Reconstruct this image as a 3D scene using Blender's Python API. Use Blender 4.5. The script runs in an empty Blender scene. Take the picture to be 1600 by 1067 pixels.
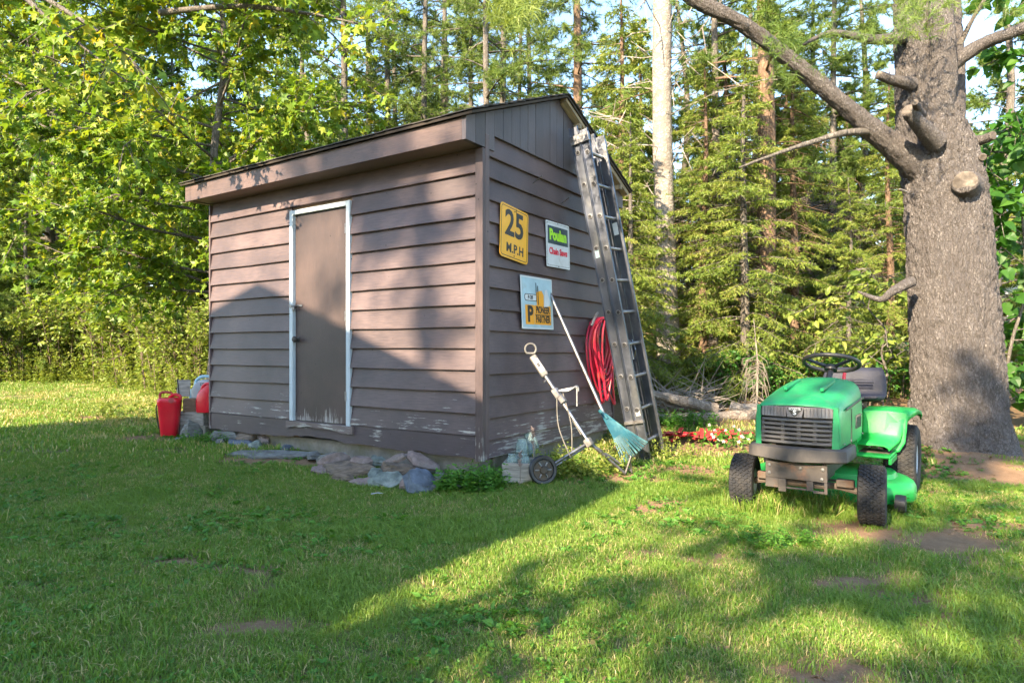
import bpy, bmesh, math, random
import numpy as np
from mathutils import Vector, Matrix, noise as mnoise

R = math.radians
SC = bpy.context.scene
COL = SC.collection
RNG = np.random.default_rng(7)
random.seed(7)

# ------------------------------------------------------------------ camera, sky, sun, exposure
CAMZ, FPX = 1.08, 1016.0          # eye height in metres, focal length in pixels of a 1600 px wide picture
cam = bpy.data.cameras.new('camera'); camo = bpy.data.objects.new('camera', cam); COL.objects.link(camo)
camo.location = (0, 0, CAMZ); camo.rotation_euler = (R(90), 0, 0)
cam.sensor_width = 36.0; cam.lens = 36.0 * FPX / 1600.0
cam.shift_y = 14.5 / 1600.0; cam.clip_end = 600; cam.clip_start = 0.05
SC.camera = camo

SUN_AZ = Vector((-0.58, -0.815, 0)).normalized()      # horizontal direction towards the sun
SUN_EL = R(30)
SUN = Vector((SUN_AZ.x * math.cos(SUN_EL), SUN_AZ.y * math.cos(SUN_EL), math.sin(SUN_EL)))
world = bpy.data.worlds.new('World'); SC.world = world; world.use_nodes = True
wn = world.node_tree; wn.nodes.clear()
wo = wn.nodes.new('ShaderNodeOutputWorld'); wb = wn.nodes.new('ShaderNodeBackground'); sk = wn.nodes.new('ShaderNodeTexSky')
sk.sky_type = 'NISHITA'; sk.sun_disc = False; sk.sun_elevation = SUN_EL
sk.sun_rotation = math.atan2(SUN_AZ.x, SUN_AZ.y)
sk.air_density = 1.2; sk.dust_density = 0.5; sk.ozone_density = 2.0
wb.inputs['Strength'].default_value = 0.135
world.cycles.sampling_method = 'MANUAL'; world.cycles.sample_map_resolution = 256
wn.links.new(sk.outputs[0], wb.inputs['Color']); wn.links.new(wb.outputs[0], wo.inputs['Surface'])
sl = bpy.data.lights.new('sun', 'SUN'); sl.energy = 5.0; sl.angle = R(0.55); sl.color = (1.0, 0.81, 0.56)
so = bpy.data.objects.new('sun', sl); COL.objects.link(so)
so.rotation_euler = (-SUN).to_track_quat('-Z', 'Y').to_euler(); so.location = SUN * 60
SC.view_settings.view_transform = 'Standard'; SC.view_settings.look = 'None'
SC.view_settings.exposure = 2.2; SC.view_settings.gamma = 1.0
SC.render.engine = 'CYCLES'
SC.cycles.max_bounces = 5; SC.cycles.diffuse_bounces = 2; SC.cycles.glossy_bounces = 2
SC.cycles.use_adaptive_sampling = True; SC.cycles.adaptive_threshold = 0.025
SC.cycles.transmission_bounces = 5; SC.cycles.transparent_max_bounces = 6
SC.cycles.use_denoising = True
SC.cycles.sample_clamp_indirect = 6.0

# ------------------------------------------------------------------ helpers
def at(px, py, d):
    """The place, d metres in front of the eye, seen at a pixel of the 1600 px wide photograph."""
    return Vector(((px - 800) / FPX * d, d, CAMZ - (py - 548) / FPX * d))

def _hash(ix, iy, s):
    n = (ix * 374761393 + iy * 668265263 + s * 1442695041).astype(np.int64) & 0x7fffffff
    n = ((n ^ (n >> 13)) * 1274126177) & 0x7fffffff
    return ((n ^ (n >> 16)) & 0xffff) / 65535.0

def vnoise(x, y, s=0):
    x = np.asarray(x, float); y = np.asarray(y, float)
    ix = np.floor(x).astype(np.int64); iy = np.floor(y).astype(np.int64)
    fx = x - ix; fy = y - iy; fx = fx * fx * (3 - 2 * fx); fy = fy * fy * (3 - 2 * fy)
    a = _hash(ix, iy, s); b = _hash(ix + 1, iy, s); c = _hash(ix, iy + 1, s); d = _hash(ix + 1, iy + 1, s)
    return (a * (1 - fx) + b * fx) * (1 - fy) + (c * (1 - fx) + d * fx) * fy

def fbm(x, y, s=0, o=3):
    t = 0; a = 0.5; f = 1.0; n = 0
    for i in range(o):
        t = t + a * vnoise(np.asarray(x) * f, np.asarray(y) * f, s + i); n += a; a *= 0.5; f *= 2.03
    return t / n

def sstep(a, b, x):
    t = np.clip((np.asarray(x, float) - a) / (b - a), 0, 1)
    return t * t * (3 - 2 * t)

def ground_z(x, y):
    x = np.asarray(x, float); y = np.asarray(y, float)
    side = sstep(-2.0, 1.5, x)
    z = side * 0.45 * sstep(4.6, 12, y) + (1 - side) * (0.10 * sstep(4.5, 6.5, y) + 0.36 * sstep(9, 18, y))
    z = z + 0.08 * np.exp(-(((x - 0.6) / 1.0) ** 2 + ((y - 5.4) / 0.7) ** 2))
    z = z + 0.11 * np.exp(-(((x - 4.4) / 0.9) ** 2 + ((y - 6.5) / 0.9) ** 2))
    z = z + 0.03 * (fbm(x * 0.9, y * 0.9, 5) - 0.5) + 0.012 * (fbm(x * 5, y * 5, 9) - 0.5)
    return z

def gz(x, y): return float(ground_z(x, y))

def tag(o, label=None, cat=None, group=None, kind=None):
    if label: o['label'] = label
    if cat: o['category'] = cat
    if group: o['group'] = group
    if kind: o['kind'] = kind
    return o

def empty(name, loc=(0, 0, 0), rz=0.0):
    o = bpy.data.objects.new(name, None); COL.objects.link(o)
    o.location = loc; o.rotation_euler = (0, 0, rz); o.empty_display_size = 0.1
    return o

def frame(z, up=(0, 0, 1)):
    """3x3 with Z along z."""
    z = Vector(z).normalized(); up = Vector(up)
    if abs(z.dot(up)) > 0.98: up = Vector((1, 0, 0))
    x = up.cross(z).normalized(); y = z.cross(x)
    return Matrix((x, y, z)).transposed()

class G:
    """Collects polygons and links them as ONE mesh object."""
    def __init__(s): s.V = []; s.F = []; s.n = 0; s.C = []
    def add(s, V, F, c=None):
        V = np.asarray(V, float).reshape(-1, 3)
        if isinstance(F, np.ndarray):
            s.F.append(F + s.n)
            s.C.append(np.full(len(F), 0.5) if c is None else np.broadcast_to(np.asarray(c, float), (len(F),)))
        else:
            by = {}
            for f in F: by.setdefault(len(f), []).append(f)
            for k, fs in by.items():
                s.F.append(np.asarray(fs, int) + s.n); s.C.append(np.full(len(fs), 0.5 if c is None else c))
        s.V.append(V); s.n += len(V); return s
    def bm(s, bm, M=None):
        bm.verts.ensure_lookup_table()
        V = [(M @ v.co if M is not None else v.co)[:] for v in bm.verts]
        ix = {v: i for i, v in enumerate(bm.verts)}
        F = [[ix[v] for v in f.verts] for f in bm.faces]
        bm.free(); return s.add(V, F)
    def box(s, c, size, b=0.0, rot=None, seg=1):
        bm = bmesh.new(); bmesh.ops.create_cube(bm, size=1.0)
        bmesh.ops.scale(bm, vec=Vector(size), verts=bm.verts)
        if b > 0: bmesh.ops.bevel(bm, geom=list(bm.edges), offset=b, segments=seg, profile=0.5, affect='EDGES')
        M = Matrix.Translation(Vector(c))
        if rot is not None:
            M = M @ (rot.to_4x4() if hasattr(rot, 'to_4x4') else Matrix.Rotation(rot, 4, 'Z'))
        return s.bm(bm, M)
    def span(s, lo, hi, b=0.0, seg=1):
        lo = Vector(lo); hi = Vector(hi)
        return s.box((lo + hi) / 2, hi - lo, b, None, seg)
    def tube(s, pts, rad, n=8, caps=True, jit=0.0, c=None):
        P = [Vector(p) for p in pts]; m = len(P)
        rad = [rad] * m if np.isscalar(rad) else list(rad)
        T = []
        for i in range(m):
            t = (P[min(i + 1, m - 1)] - P[max(i - 1, 0)])
            T.append(t.normalized() if t.length > 1e-9 else Vector((0, 0, 1)))
        u = T[0].orthogonal().normalized(); V = []
        for i in range(m):
            u = (u - T[i] * u.dot(T[i])).normalized(); w = T[i].cross(u)
            for k in range(n):
                a = 2 * math.pi * k / n; r = rad[i] * (1 + (random.uniform(-jit, jit) if jit else 0))
                V.append((P[i] + (u * math.cos(a) + w * math.sin(a)) * r)[:])
        F = [[i * n + k, i * n + (k + 1) % n, (i + 1) * n + (k + 1) % n, (i + 1) * n + k] for i in range(m - 1) for k in range(n)]
        if caps: F.append(list(range(n))[::-1]); F.append([(m - 1) * n + k for k in range(n)])
        return s.add(V, F, c)
    def lathe(s, prof, n=20, M=None, sx=1.0, sy=1.0):
        V = []; m = len(prof)
        for r, z in prof:
            for k in range(n):
                a = 2 * math.pi * k / n; v = Vector((r * math.cos(a) * sx, r * math.sin(a) * sy, z))
                V.append((M @ v if M is not None else v)[:])
        F = [[i * n + k, i * n + (k + 1) % n, (i + 1) * n + (k + 1) % n, (i + 1) * n + k] for i in range(m - 1) for k in range(n)]
        if prof[0][0] > 1e-4: F.append(list(range(n))[::-1])
        if prof[-1][0] > 1e-4: F.append([(m - 1) * n + k for k in range(n)])
        return s.add(V, F)
    def prism(s, poly, h, M=None, z0=0.0):
        n = len(poly); V = [Vector((x, y, z0)) for x, y in poly] + [Vector((x, y, z0 + h)) for x, y in poly]
        if M is not None: V = [M @ v for v in V]
        F = [list(range(n))[::-1], list(range(n, 2 * n))] + [[i, (i + 1) % n, n + (i + 1) % n, n + i] for i in range(n)]
        return s.add([v[:] for v in V], F)
    def loft(s, rings, closed=True, caps=True):
        n = len(rings[0]); V = [tuple(p) for r in rings for p in r]; m = len(rings)
        kk = n if closed else n - 1
        F = [[i * n + k, i * n + (k + 1) % n, (i + 1) * n + (k + 1) % n, (i + 1) * n + k] for i in range(m - 1) for k in range(kk)]
        if caps: F.append(list(range(n))[::-1]); F.append([(m - 1) * n + k for k in range(n)])
        return s.add(V, F)
    def mesh(s, name, smooth=False, attr=False, angle=None):
        V = np.concatenate(s.V) if s.V else np.zeros((0, 3))
        me = bpy.data.meshes.new(name)
        me.vertices.add(len(V)); me.vertices.foreach_set('co', V.astype(np.float32).ravel())
        lo = np.concatenate([f.ravel() for f in s.F]); tot = np.concatenate([np.full(len(f), f.shape[1]) for f in s.F])
        st = np.concatenate([[0], np.cumsum(tot)[:-1]])
        me.loops.add(len(lo)); me.loops.foreach_set('vertex_index', lo.astype(np.int32))
        me.polygons.add(len(tot)); me.polygons.foreach_set('loop_start', st.astype(np.int32))
        me.polygons.foreach_set('use_smooth', np.full(len(tot), bool(smooth)))
        me.update(calc_edges=True)
        if attr:
            a = me.attributes.new('rnd', 'FLOAT', 'FACE'); a.data.foreach_set('value', np.concatenate(s.C).astype(np.float32))
        if angle is not None: me.set_sharp_from_angle(angle=R(angle))
        return me
    def build(s, name, mat, parent=None, smooth=False, attr=False, angle=None):
        if smooth and angle is None: angle = 40
        me = s.mesh(name, smooth, attr, angle if smooth and not attr else None)
        return link(name, me, mat, parent)

def link(name, me, mat=None, parent=None):
    o = bpy.data.objects.new(name, me); COL.objects.link(o)
    if mat is not None and len(me.materials) == 0: me.materials.append(M[mat] if isinstance(mat, str) else mat)
    if parent is not None: o.parent = parent
    return o

def copy_tree(o, parent=None):
    c = o.copy(); COL.objects.link(c); c.parent = parent
    for ch in [x for x in bpy.data.objects if x.parent == o]: copy_tree(ch, c)
    return c

def bez(p0, p1, p2, p3, n=10):
    p0, p1, p2, p3 = map(Vector, (p0, p1, p2, p3)); out = []
    for i in range(n + 1):
        t = i / n; out.append(p0 * (1 - t) ** 3 + p1 * 3 * t * (1 - t) ** 2 + p2 * 3 * t * t * (1 - t) + p3 * t ** 3)
    return out

def smooth_path(pts, n=6):
    P = [Vector(p) for p in pts]; out = []
    for i in range(len(P) - 1):
        a = P[max(i - 1, 0)]; b = P[i]; c = P[i + 1]; d = P[min(i + 2, len(P) - 1)]
        for k in range(n):
            t = k / n
            out.append(0.5 * ((2 * b) + (c - a) * t + (2 * a - 5 * b + 4 * c - d) * t * t + (3 * b - a - 3 * c + d) * t ** 3))
    out.append(P[-1]); return out

# ------------------------------------------------------------------ materials
M = {}
class NT:
    def __init__(s, name):
        s.m = bpy.data.materials.new(name); s.m.use_nodes = True; s.t = s.m.node_tree; s.t.nodes.clear()
        s.out = s.n('ShaderNodeOutputMaterial'); M[name] = s.m
    def n(s, typ, **kw):
        nd = s.t.nodes.new(typ)
        for k, v in kw.items(): setattr(nd, k, v)
        return nd
    def l(s, a, b): s.t.links.new(a, b)
    def co(s, scale=(1, 1, 1), kind='Object'):
        tc = s.n('ShaderNodeTexCoord'); mp = s.n('ShaderNodeMapping'); mp.inputs['Scale'].default_value = scale
        s.l(tc.outputs[kind], mp.inputs['Vector']); return mp.outputs[0]
    def noise(s, vec, scale=5, detail=4, rough=0.55, dist=0.0):
        nd = s.n('ShaderNodeTexNoise'); nd.inputs['Scale'].default_value = scale; nd.inputs['Detail'].default_value = detail
        nd.inputs['Roughness'].default_value = rough; nd.inputs['Distortion'].default_value = dist
        if vec is not None: s.l(vec, nd.inputs['Vector'])
        return nd.outputs[0]
    def vor(s, vec, scale=5, feature='F1', out=0):
        nd = s.n('ShaderNodeTexVoronoi', feature=feature); nd.inputs['Scale'].default_value = scale
        if vec is not None: s.l(vec, nd.inputs['Vector'])
        return nd.outputs[out]
    def ramp(s, f, stops, interp='LINEAR'):
        nd = s.n('ShaderNodeValToRGB'); cr = nd.color_ramp; cr.interpolation = interp
        while len(cr.elements) < len(stops): cr.elements.new(0.5)
        for e, (p, c) in zip(cr.elements, stops):
            e.position = p; e.color = (c, c, c, 1) if np.isscalar(c) else (*c, 1)
        s.l(f, nd.inputs[0]); return nd.outputs[0]
    def mix(s, f, a, b, mode='MIX'):
        nd = s.n('ShaderNodeMix', data_type='RGBA', blend_type=mode)
        for sock, v in ((nd.inputs[0], f), (nd.inputs[6], a), (nd.inputs[7], b)):
            if isinstance(v, bpy.types.NodeSocket): s.l(v, sock)
            elif np.isscalar(v): sock.default_value = v
            else: sock.default_value = (*v, 1) if len(v) == 3 else v
        return nd.outputs[2]
    def math(s, op, a, b=None, clamp=False):
        nd = s.n('ShaderNodeMath', operation=op, use_clamp=clamp)
        for i, v in enumerate((a, b)):
            if v is None: continue
            if isinstance(v, bpy.types.NodeSocket): s.l(v, nd.inputs[i])
            else: nd.inputs[i].default_value = v
        return nd.outputs[0]
    def bump(s, h, strength=0.4, dist=0.01):
        nd = s.n('ShaderNodeBump'); nd.inputs['Strength'].default_value = strength; nd.inputs['Distance'].default_value = dist
        s.l(h, nd.inputs['Height']); return nd.outputs[0]
    def bsdf(s, color, rough=0.6, metal=0.0, normal=None, spec=0.5, **kw):
        nd = s.n('ShaderNodeBsdfPrincipled')
        for sock, v in (('Base Color', color), ('Roughness', rough), ('Metallic', metal), ('Specular IOR Level', spec), *kw.items()):
            if isinstance(v, bpy.types.NodeSocket): s.l(v, nd.inputs[sock])
            elif sock == 'Base Color': nd.inputs[sock].default_value = (*v, 1)
            else: nd.inputs[sock].default_value = v
        if normal is not None: s.l(normal, nd.inputs['Normal'])
        s.l(nd.outputs[0], s.out.inputs['Surface']); return nd
    def attr(s, name, typ='GEOMETRY'):
        nd = s.n('ShaderNodeAttribute', attribute_name=name, attribute_type=typ); return nd

def plain(name, col, rough=0.6, metal=0.0, var=0.25, scale=8.0, bump=0.15, stretch=(1, 1, 1), dirt=None, dirt_amt=0.5, spec=0.5):
    t = NT(name); co = t.co(stretch)
    n1 = t.noise(co, scale, 5); n2 = t.noise(co, scale * 7, 3)
    d = tuple(c * (1 - var) for c in col); b = tuple(min(c * (1 + var), 1) for c in col)
    c = t.ramp(n1, [(0.3, d), (0.7, b)])
    if dirt is not None:
        m = t.ramp(t.noise(co, scale * 0.6, 6, 0.65), [(0.62 - 0.3 * dirt_amt, 0.0), (0.75 - 0.1 * dirt_amt, 1.0)])
        c = t.mix(m, c, dirt)
    t.bsdf(c, t.ramp(n2, [(0.2, max(rough - 0.08, 0.05)), (0.8, min(rough + 0.1, 1))]), metal, t.bump(n2, bump, 0.004), spec)
    return t.m

def painted_wood(name, base, base2, stretch, weather=(0.42, 0.40, 0.37), zlo=None, zhi=None, bias=0.0, rough=0.5, grain=0.35, axis=2):
    """Brown paint over sawn wood; paint flakes off in patches, more so towards the wet foot of the wall."""
    t = NT(name); co = t.co(); cs = t.co(stretch)
    tone = t.noise(co, 1.7, 4); gr = t.noise(cs, 6, 6, 0.65); fine = t.noise(cs, 30, 4)
    c = t.mix(t.ramp(tone, [(0.32, 0.0), (0.68, 1.0)]), base, base2)
    c = t.mix(t.ramp(gr, [(0.28, 0.6), (0.60, 0.0)]), c, tuple(x * 0.55 for x in base))
    c = t.mix(t.ramp(t.noise(cs, 14, 5, 0.7), [(0.55, 0.0), (0.8, 0.28)]), c, tuple(min(x * 1.4 + 0.02, 1) for x in base2))
    brd = t.ramp(t.n('ShaderNodeObjectInfo').outputs['Random'], [(0.0, 0.74), (1.0, 1.22)])
    c = t.mix(1.0, c, brd, 'MULTIPLY')
    spots = t.ramp(t.vor(co, 7.0), [(0.035, 1.0), (0.06, 0.0)])
    c = t.mix(spots, c, tuple(x * 0.3 for x in base))
    pn = t.math('ADD', t.math('MULTIPLY', t.noise(cs, 2.6, 7, 0.7), 0.7), t.math('MULTIPLY', t.noise(co, 5.0, 3), 0.3))
    if zlo is not None:
        sp = t.n('ShaderNodeSeparateXYZ'); tc = t.n('ShaderNodeTexCoord'); t.l(tc.outputs['Object'], sp.inputs[0])
        mr = t.n('ShaderNodeMapRange'); mr.inputs[1].default_value = zlo; mr.inputs[2].default_value = zhi
        mr.inputs[3].default_value = 0.22; mr.inputs[4].default_value = 0.0
        t.l(sp.outputs[axis], mr.inputs[0]); pn = t.math('ADD', pn, mr.outputs[0])
    pn = t.math('ADD', pn, bias)
    mk = t.ramp(pn, [(0.66, 0.0), (0.70, 1.0)])
    c = t.mix(mk, c, t.mix(fine, tuple(x * 0.55 for x in weather), weather))
    h = t.math('SUBTRACT', t.math('ADD', t.math('MULTIPLY', gr, 0.7), t.math('MULTIPLY', fine, 0.3)), t.math('MULTIPLY', mk, 0.5))
    t.bsdf(c, t.ramp(gr, [(0.2, rough - 0.1), (0.8, rough + 0.15)]), 0, t.bump(h, grain, 0.004), 0.45)
    return t.m

def leaf_mat(name, cols, trans=0.42, rough=0.45, random_inst=False, tint=None):
    """Foliage: each leaf takes its own tone from the 'rnd' value; light comes through the blade."""
    t = NT(name)
    f = t.n('ShaderNodeObjectInfo').outputs['Random'] if random_inst else t.attr('rnd').outputs['Fac']
    c = t.ramp(f, [(i / (len(cols) - 1), x) for i, x in enumerate(cols)])
    d = t.n('ShaderNodeBsdfPrincipled'); d.inputs['Roughness'].default_value = rough; d.inputs['Specular IOR Level'].default_value = 0.35
    tr = t.n('ShaderNodeBsdfTranslucent'); ms = t.n('ShaderNodeMixShader'); ms.inputs[0].default_value = trans
    tc = t.mix(0.75, c, (1.25, 1.2, 0.35), 'MULTIPLY')
    t.l(c, d.inputs['Base Color']); t.l(tc, tr.inputs['Color'])
    t.l(d.outputs[0], ms.inputs[1]); t.l(tr.outputs[0], ms.inputs[2]); t.l(ms.outputs[0], t.out.inputs['Surface'])
    return t.m

def bark(name, dark, light, scale=(1, 1, 0.35), vs=26.0, strength=0.8, dist=0.02, patch=None):
    t = NT(name); co = t.co(scale)
    wob = t.noise(co, 6, 4); vd = t.n('ShaderNodeVectorMath', operation='ADD')
    cv = t.n('ShaderNodeVectorMath', operation='SCALE'); cv.inputs[3].default_value = 0.07
    nn = t.n('ShaderNodeTexNoise'); nn.inputs['Scale'].default_value = 9; t.l(co, nn.inputs['Vector'])
    t.l(nn.outputs['Color'], cv.inputs[0]); t.l(co, vd.inputs[0]); t.l(cv.outputs[0], vd.inputs[1])
    v = t.vor(vd.outputs[0], vs, 'DISTANCE_TO_EDGE'); fine = t.noise(co, vs * 2.2, 5, 0.7)
    v2 = t.vor(vd.outputs[0], vs * 2.3, 'DISTANCE_TO_EDGE'); lum = t.noise(co, vs * 0.55, 5, 0.7)
    crack = t.math('MULTIPLY', t.ramp(v, [(0.0, 0.25), (0.10, 1.0)]), t.ramp(v2, [(0.0, 0.55), (0.12, 1.0)]))
    plate_ = t.math('MULTIPLY', crack, t.ramp(lum, [(0.38, 0.3), (0.58, 1.0)]))
    c = t.mix(plate_, tuple(x * 0.55 for x in dark), t.mix(t.ramp(fine, [(0.3, 0.0), (0.7, 1.0)]), dark, light))
    c = t.mix(t.ramp(wob, [(0.35, 0.0), (0.75, 0.6)]), c, tuple(x * 0.8 for x in dark))
    if patch is not None: c = t.mix(t.ramp(t.noise(t.co(), 2.2, 5, 0.6), [(0.5, 0.0), (0.66, 0.8)]), c, patch)
    h = t.math('ADD', t.math('MULTIPLY', plate_, 0.6), t.math('MULTIPLY', fine, 0.5))
    t.bsdf(c, 0.9, 0, t.bump(h, strength, dist), 0.2); return t.m

BROWN, BROWN2 = (0.062, 0.044, 0.048), (0.136, 0.094, 0.092)
painted_wood('siding_paint', BROWN, BROWN2, (1.2, 1.2, 16), zlo=0.25, zhi=1.0, bias=-0.055)
painted_wood('skirt_paint', (0.068, 0.051, 0.058), (0.105, 0.08, 0.087), (1.2, 1.2, 16), weather=(0.5, 0.48, 0.44), bias=0.06, grain=0.6)
painted_wood('sill_paint', (0.12, 0.09, 0.09), (0.18, 0.14, 0.135), (1.2, 1.2, 16), weather=(0.52, 0.50, 0.46), bias=0.15, grain=0.6)
painted_wood('plank_paint', (0.062, 0.052, 0.060), (0.105, 0.088, 0.095), (16, 16, 1.1), bias=-0.09)
painted_wood('trim_paint', BROWN, (0.15, 0.098, 0.085), (1.2, 1.2, 16), bias=-0.04)
painted_wood('corner_paint', BROWN, BROWN2, (14, 14, 1.1), bias=-0.05, zlo=0.25, zhi=0.7)
painted_wood('door_paint', (0.046, 0.031, 0.031), (0.100, 0.066, 0.060), (30, 30, 1.1), zlo=0.42, zhi=0.66, bias=-0.045, weather=(0.45, 0.42, 0.40), grain=0.6)
painted_wood('white_trim', (0.40, 0.47, 0.52), (0.50, 0.56, 0.60), (14, 14, 1.0), weather=(0.36, 0.33, 0.30), zlo=0.36, zhi=0.8, bias=-0.05, grain=0.2)
painted_wood('soffit_paint', (0.20, 0.14, 0.115), (0.26, 0.18, 0.15), (1.2, 16, 1), bias=-0.1)
plain('dark_wood', (0.045, 0.036, 0.03), 0.85, var=0.35, scale=6, bump=0.4)
plain('bare_wood', (0.30, 0.24, 0.15), 0.8, var=0.35, scale=5, stretch=(8, 1.2, 1.2), bump=0.4, dirt=(0.15, 0.13, 0.1))
plain('grey_wood', (0.30, 0.28, 0.25), 0.85, var=0.35, scale=5, stretch=(1.5, 6, 12), bump=0.5, dirt=(0.16, 0.14, 0.12), dirt_amt=0.4)
plain('strap_web', (0.13, 0.12, 0.105), 0.9, var=0.3, scale=20, bump=0.3)
plain('brown_wood', (0.17, 0.11, 0.07), 0.85, var=0.35, scale=6, stretch=(1.5, 6, 12), bump=0.5)
plain('shingle', (0.055, 0.05, 0.047), 0.95, var=0.4, scale=40, bump=0.6)
plain('concrete', (0.22, 0.20, 0.175), 0.9, var=0.3, scale=9, bump=0.5, dirt=(0.16, 0.15, 0.10), dirt_amt=0.5)
plain('slate_grey', (0.143, 0.146, 0.139), 0.8, var=0.45, scale=16, bump=0.9, stretch=(1, 1, 4), dirt=(0.09, 0.08, 0.06), dirt_amt=0.5)
plain('slate_blue', (0.083, 0.101, 0.131), 0.7, var=0.45, scale=14, bump=0.9, dirt=(0.22, 0.23, 0.25), dirt_amt=0.3)
plain('slate_green', (0.143, 0.169, 0.146), 0.8, var=0.4, scale=15, bump=0.9, dirt=(0.30, 0.31, 0.28), dirt_amt=0.4)
plain('stone_pink', (0.203, 0.150, 0.134), 0.85, var=0.4, scale=16, bump=0.9, dirt=(0.13, 0.115, 0.10), dirt_amt=0.5)
plain('stone_tan', (0.158, 0.116, 0.083), 0.85, var=0.5, scale=12, bump=1.0, stretch=(1, 1, 6), dirt=(0.07, 0.06, 0.05), dirt_amt=0.5)
plain('aluminium', (0.31, 0.315, 0.335), 0.42, 1.0, var=0.25, scale=14, bump=0.1, dirt=(0.2, 0.19, 0.18), dirt_amt=0.4)
plain('ladder_metal', (0.15, 0.165, 0.205), 0.42, 1.0, var=0.3, scale=8, bump=0.1, stretch=(1, 0.5, 1), dirt=(0.27, 0.275, 0.285), dirt_amt=0.3)
plain('dull_metal', (0.24, 0.24, 0.25), 0.5, 0.9, var=0.3, scale=16, bump=0.15, dirt=(0.13, 0.11, 0.095), dirt_amt=0.5)
plain('dark_metal', (0.06, 0.055, 0.05), 0.6, 0.6, var=0.3, scale=18, bump=0.2, dirt=(0.12, 0.08, 0.05), dirt_amt=0.5)
plain('rusty_metal', (0.12, 0.095, 0.08), 0.8, 0.3, var=0.3, scale=12, bump=0.3, dirt=(0.15, 0.08, 0.05), dirt_amt=0.4)
plain('grey_plastic', (0.115, 0.11, 0.105), 0.5, var=0.15, scale=9, bump=0.05, dirt=(0.25, 0.23, 0.2), dirt_amt=0.3)
plain('black_plastic', (0.025, 0.025, 0.028), 0.45, var=0.2, scale=9, bump=0.05)
plain('red_plastic', (0.62, 0.012, 0.028), 0.32, var=0.10, scale=5, bump=0.03)
plain('red_faded', (0.36, 0.035, 0.035), 0.5, var=0.3, scale=5, bump=0.1, dirt=(0.30, 0.14, 0.10), dirt_amt=0.4)
plain('hose_red', (0.55, 0.022, 0.06), 0.4, var=0.15, scale=12, bump=0.05, dirt=(0.62, 0.10, 0.07), dirt_amt=0.4)
plain('blue_plastic', (0.30, 0.50, 0.62), 0.4, var=0.1, scale=6, bump=0.03)
plain('white_plastic', (0.40, 0.42, 0.46), 0.4, var=0.08, scale=6, bump=0.03, dirt=(0.4, 0.4, 0.42), dirt_amt=0.2)
plain('orange_plastic', (0.75, 0.13, 0.03), 0.4, var=0.1, scale=6, bump=0.03)
plain('teal_plastic', (0.012, 0.078, 0.105), 0.45, var=0.25, scale=10, bump=0.05, dirt=(0.10, 0.22, 0.23), dirt_amt=0.4)
plain('sign_yellow', (0.72, 0.35, 0.01), 0.4, var=0.12, scale=5, bump=0.02, dirt=(0.42, 0.20, 0.03), dirt_amt=0.05)
plain('sign_white', (0.55, 0.57, 0.58), 0.4, var=0.1, scale=6, bump=0.02, dirt=(0.36, 0.33, 0.28), dirt_amt=0.1)
plain('sign_sky', (0.34, 0.48, 0.54), 0.4, var=0.2, scale=5, bump=0.02, dirt=(0.3, 0.3, 0.26), dirt_amt=0.2)
plain('sign_orange', (0.78, 0.33, 0.02), 0.4, var=0.06, scale=6, bump=0.02)
plain('ink_black', (0.018, 0.018, 0.016), 0.5, var=0.2, scale=20, bump=0.02)
plain('ink_navy', (0.03, 0.055, 0.07), 0.5, var=0.2, scale=20, bump=0.02)
plain('ink_green', (0.36, 0.70, 0.03), 0.5, var=0.08, scale=10, bump=0.02)
plain('ink_red', (0.62, 0.02, 0.05), 0.5, var=0.08, scale=10, bump=0.02)
plain('cut_wood', (0.155, 0.13, 0.108), 0.9, var=0.5, scale=16, bump=0.8, dirt=(0.05, 0.04, 0.032), dirt_amt=0.7)
plain('dead_twig', (0.22, 0.19, 0.16), 0.95, var=0.3, scale=12, bump=0.3)
plain('twig', (0.14, 0.105, 0.075), 0.95, var=0.3, scale=12, bump=0.3)
bark('pine_bark', (0.15, 0.131, 0.125), (0.36, 0.33, 0.318), (1, 1, 0.4), 44, 1.0, 0.03)
bark('red_bark', (0.17, 0.11, 0.075), (0.36, 0.25, 0.17), (1, 1, 0.35), 16, 0.9, 0.02)
bark('pale_bark', (0.27, 0.235, 0.20), (0.52, 0.48, 0.43), (1, 1, 1.4), 9, 0.8, 0.02, patch=(0.13, 0.105, 0.08))
bark('grey_bark', (0.13, 0.115, 0.10), (0.28, 0.25, 0.22), (1, 1, 0.35), 18, 0.9, 0.02)
bark('log_bark', (0.22, 0.18, 0.15), (0.42, 0.36, 0.30), (1, 1, 1), 9, 0.8, 0.02)
leaf_mat('maple_leaf', [(0.055, 0.125, 0.014), (0.12, 0.22, 0.022), (0.19, 0.285, 0.028), (0.28, 0.32, 0.03), (0.40, 0.32, 0.03)])
leaf_mat('shrub_leaf', [(0.09, 0.15, 0.025), (0.17, 0.235, 0.04), (0.24, 0.295, 0.055), (0.33, 0.34, 0.09)])
leaf_mat('dark_leaf', [(0.03, 0.10, 0.018), (0.055, 0.17, 0.022), (0.09, 0.22, 0.03)])
leaf_mat('linden_leaf', [(0.03, 0.09, 0.018), (0.05, 0.15, 0.02), (0.10, 0.22, 0.03)], trans=0.5)
leaf_mat('pine_needle', [(0.075, 0.14, 0.028), (0.145, 0.22, 0.045), (0.24, 0.30, 0.07)], trans=0.35)
leaf_mat('dark_needle', [(0.05, 0.10, 0.03), (0.085, 0.155, 0.042), (0.15, 0.21, 0.06)], trans=0.3)
leaf_mat('spruce_needle', [(0.085, 0.145, 0.022), (0.165, 0.24, 0.038), (0.255, 0.315, 0.06), (0.33, 0.30, 0.08)], trans=0.38)
leaf_mat('grass_blade', [(0.08, 0.175, 0.024), (0.13, 0.25, 0.033), (0.185, 0.29, 0.046), (0.265, 0.315, 0.075), (0.48, 0.40, 0.19)], trans=0.35)
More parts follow.
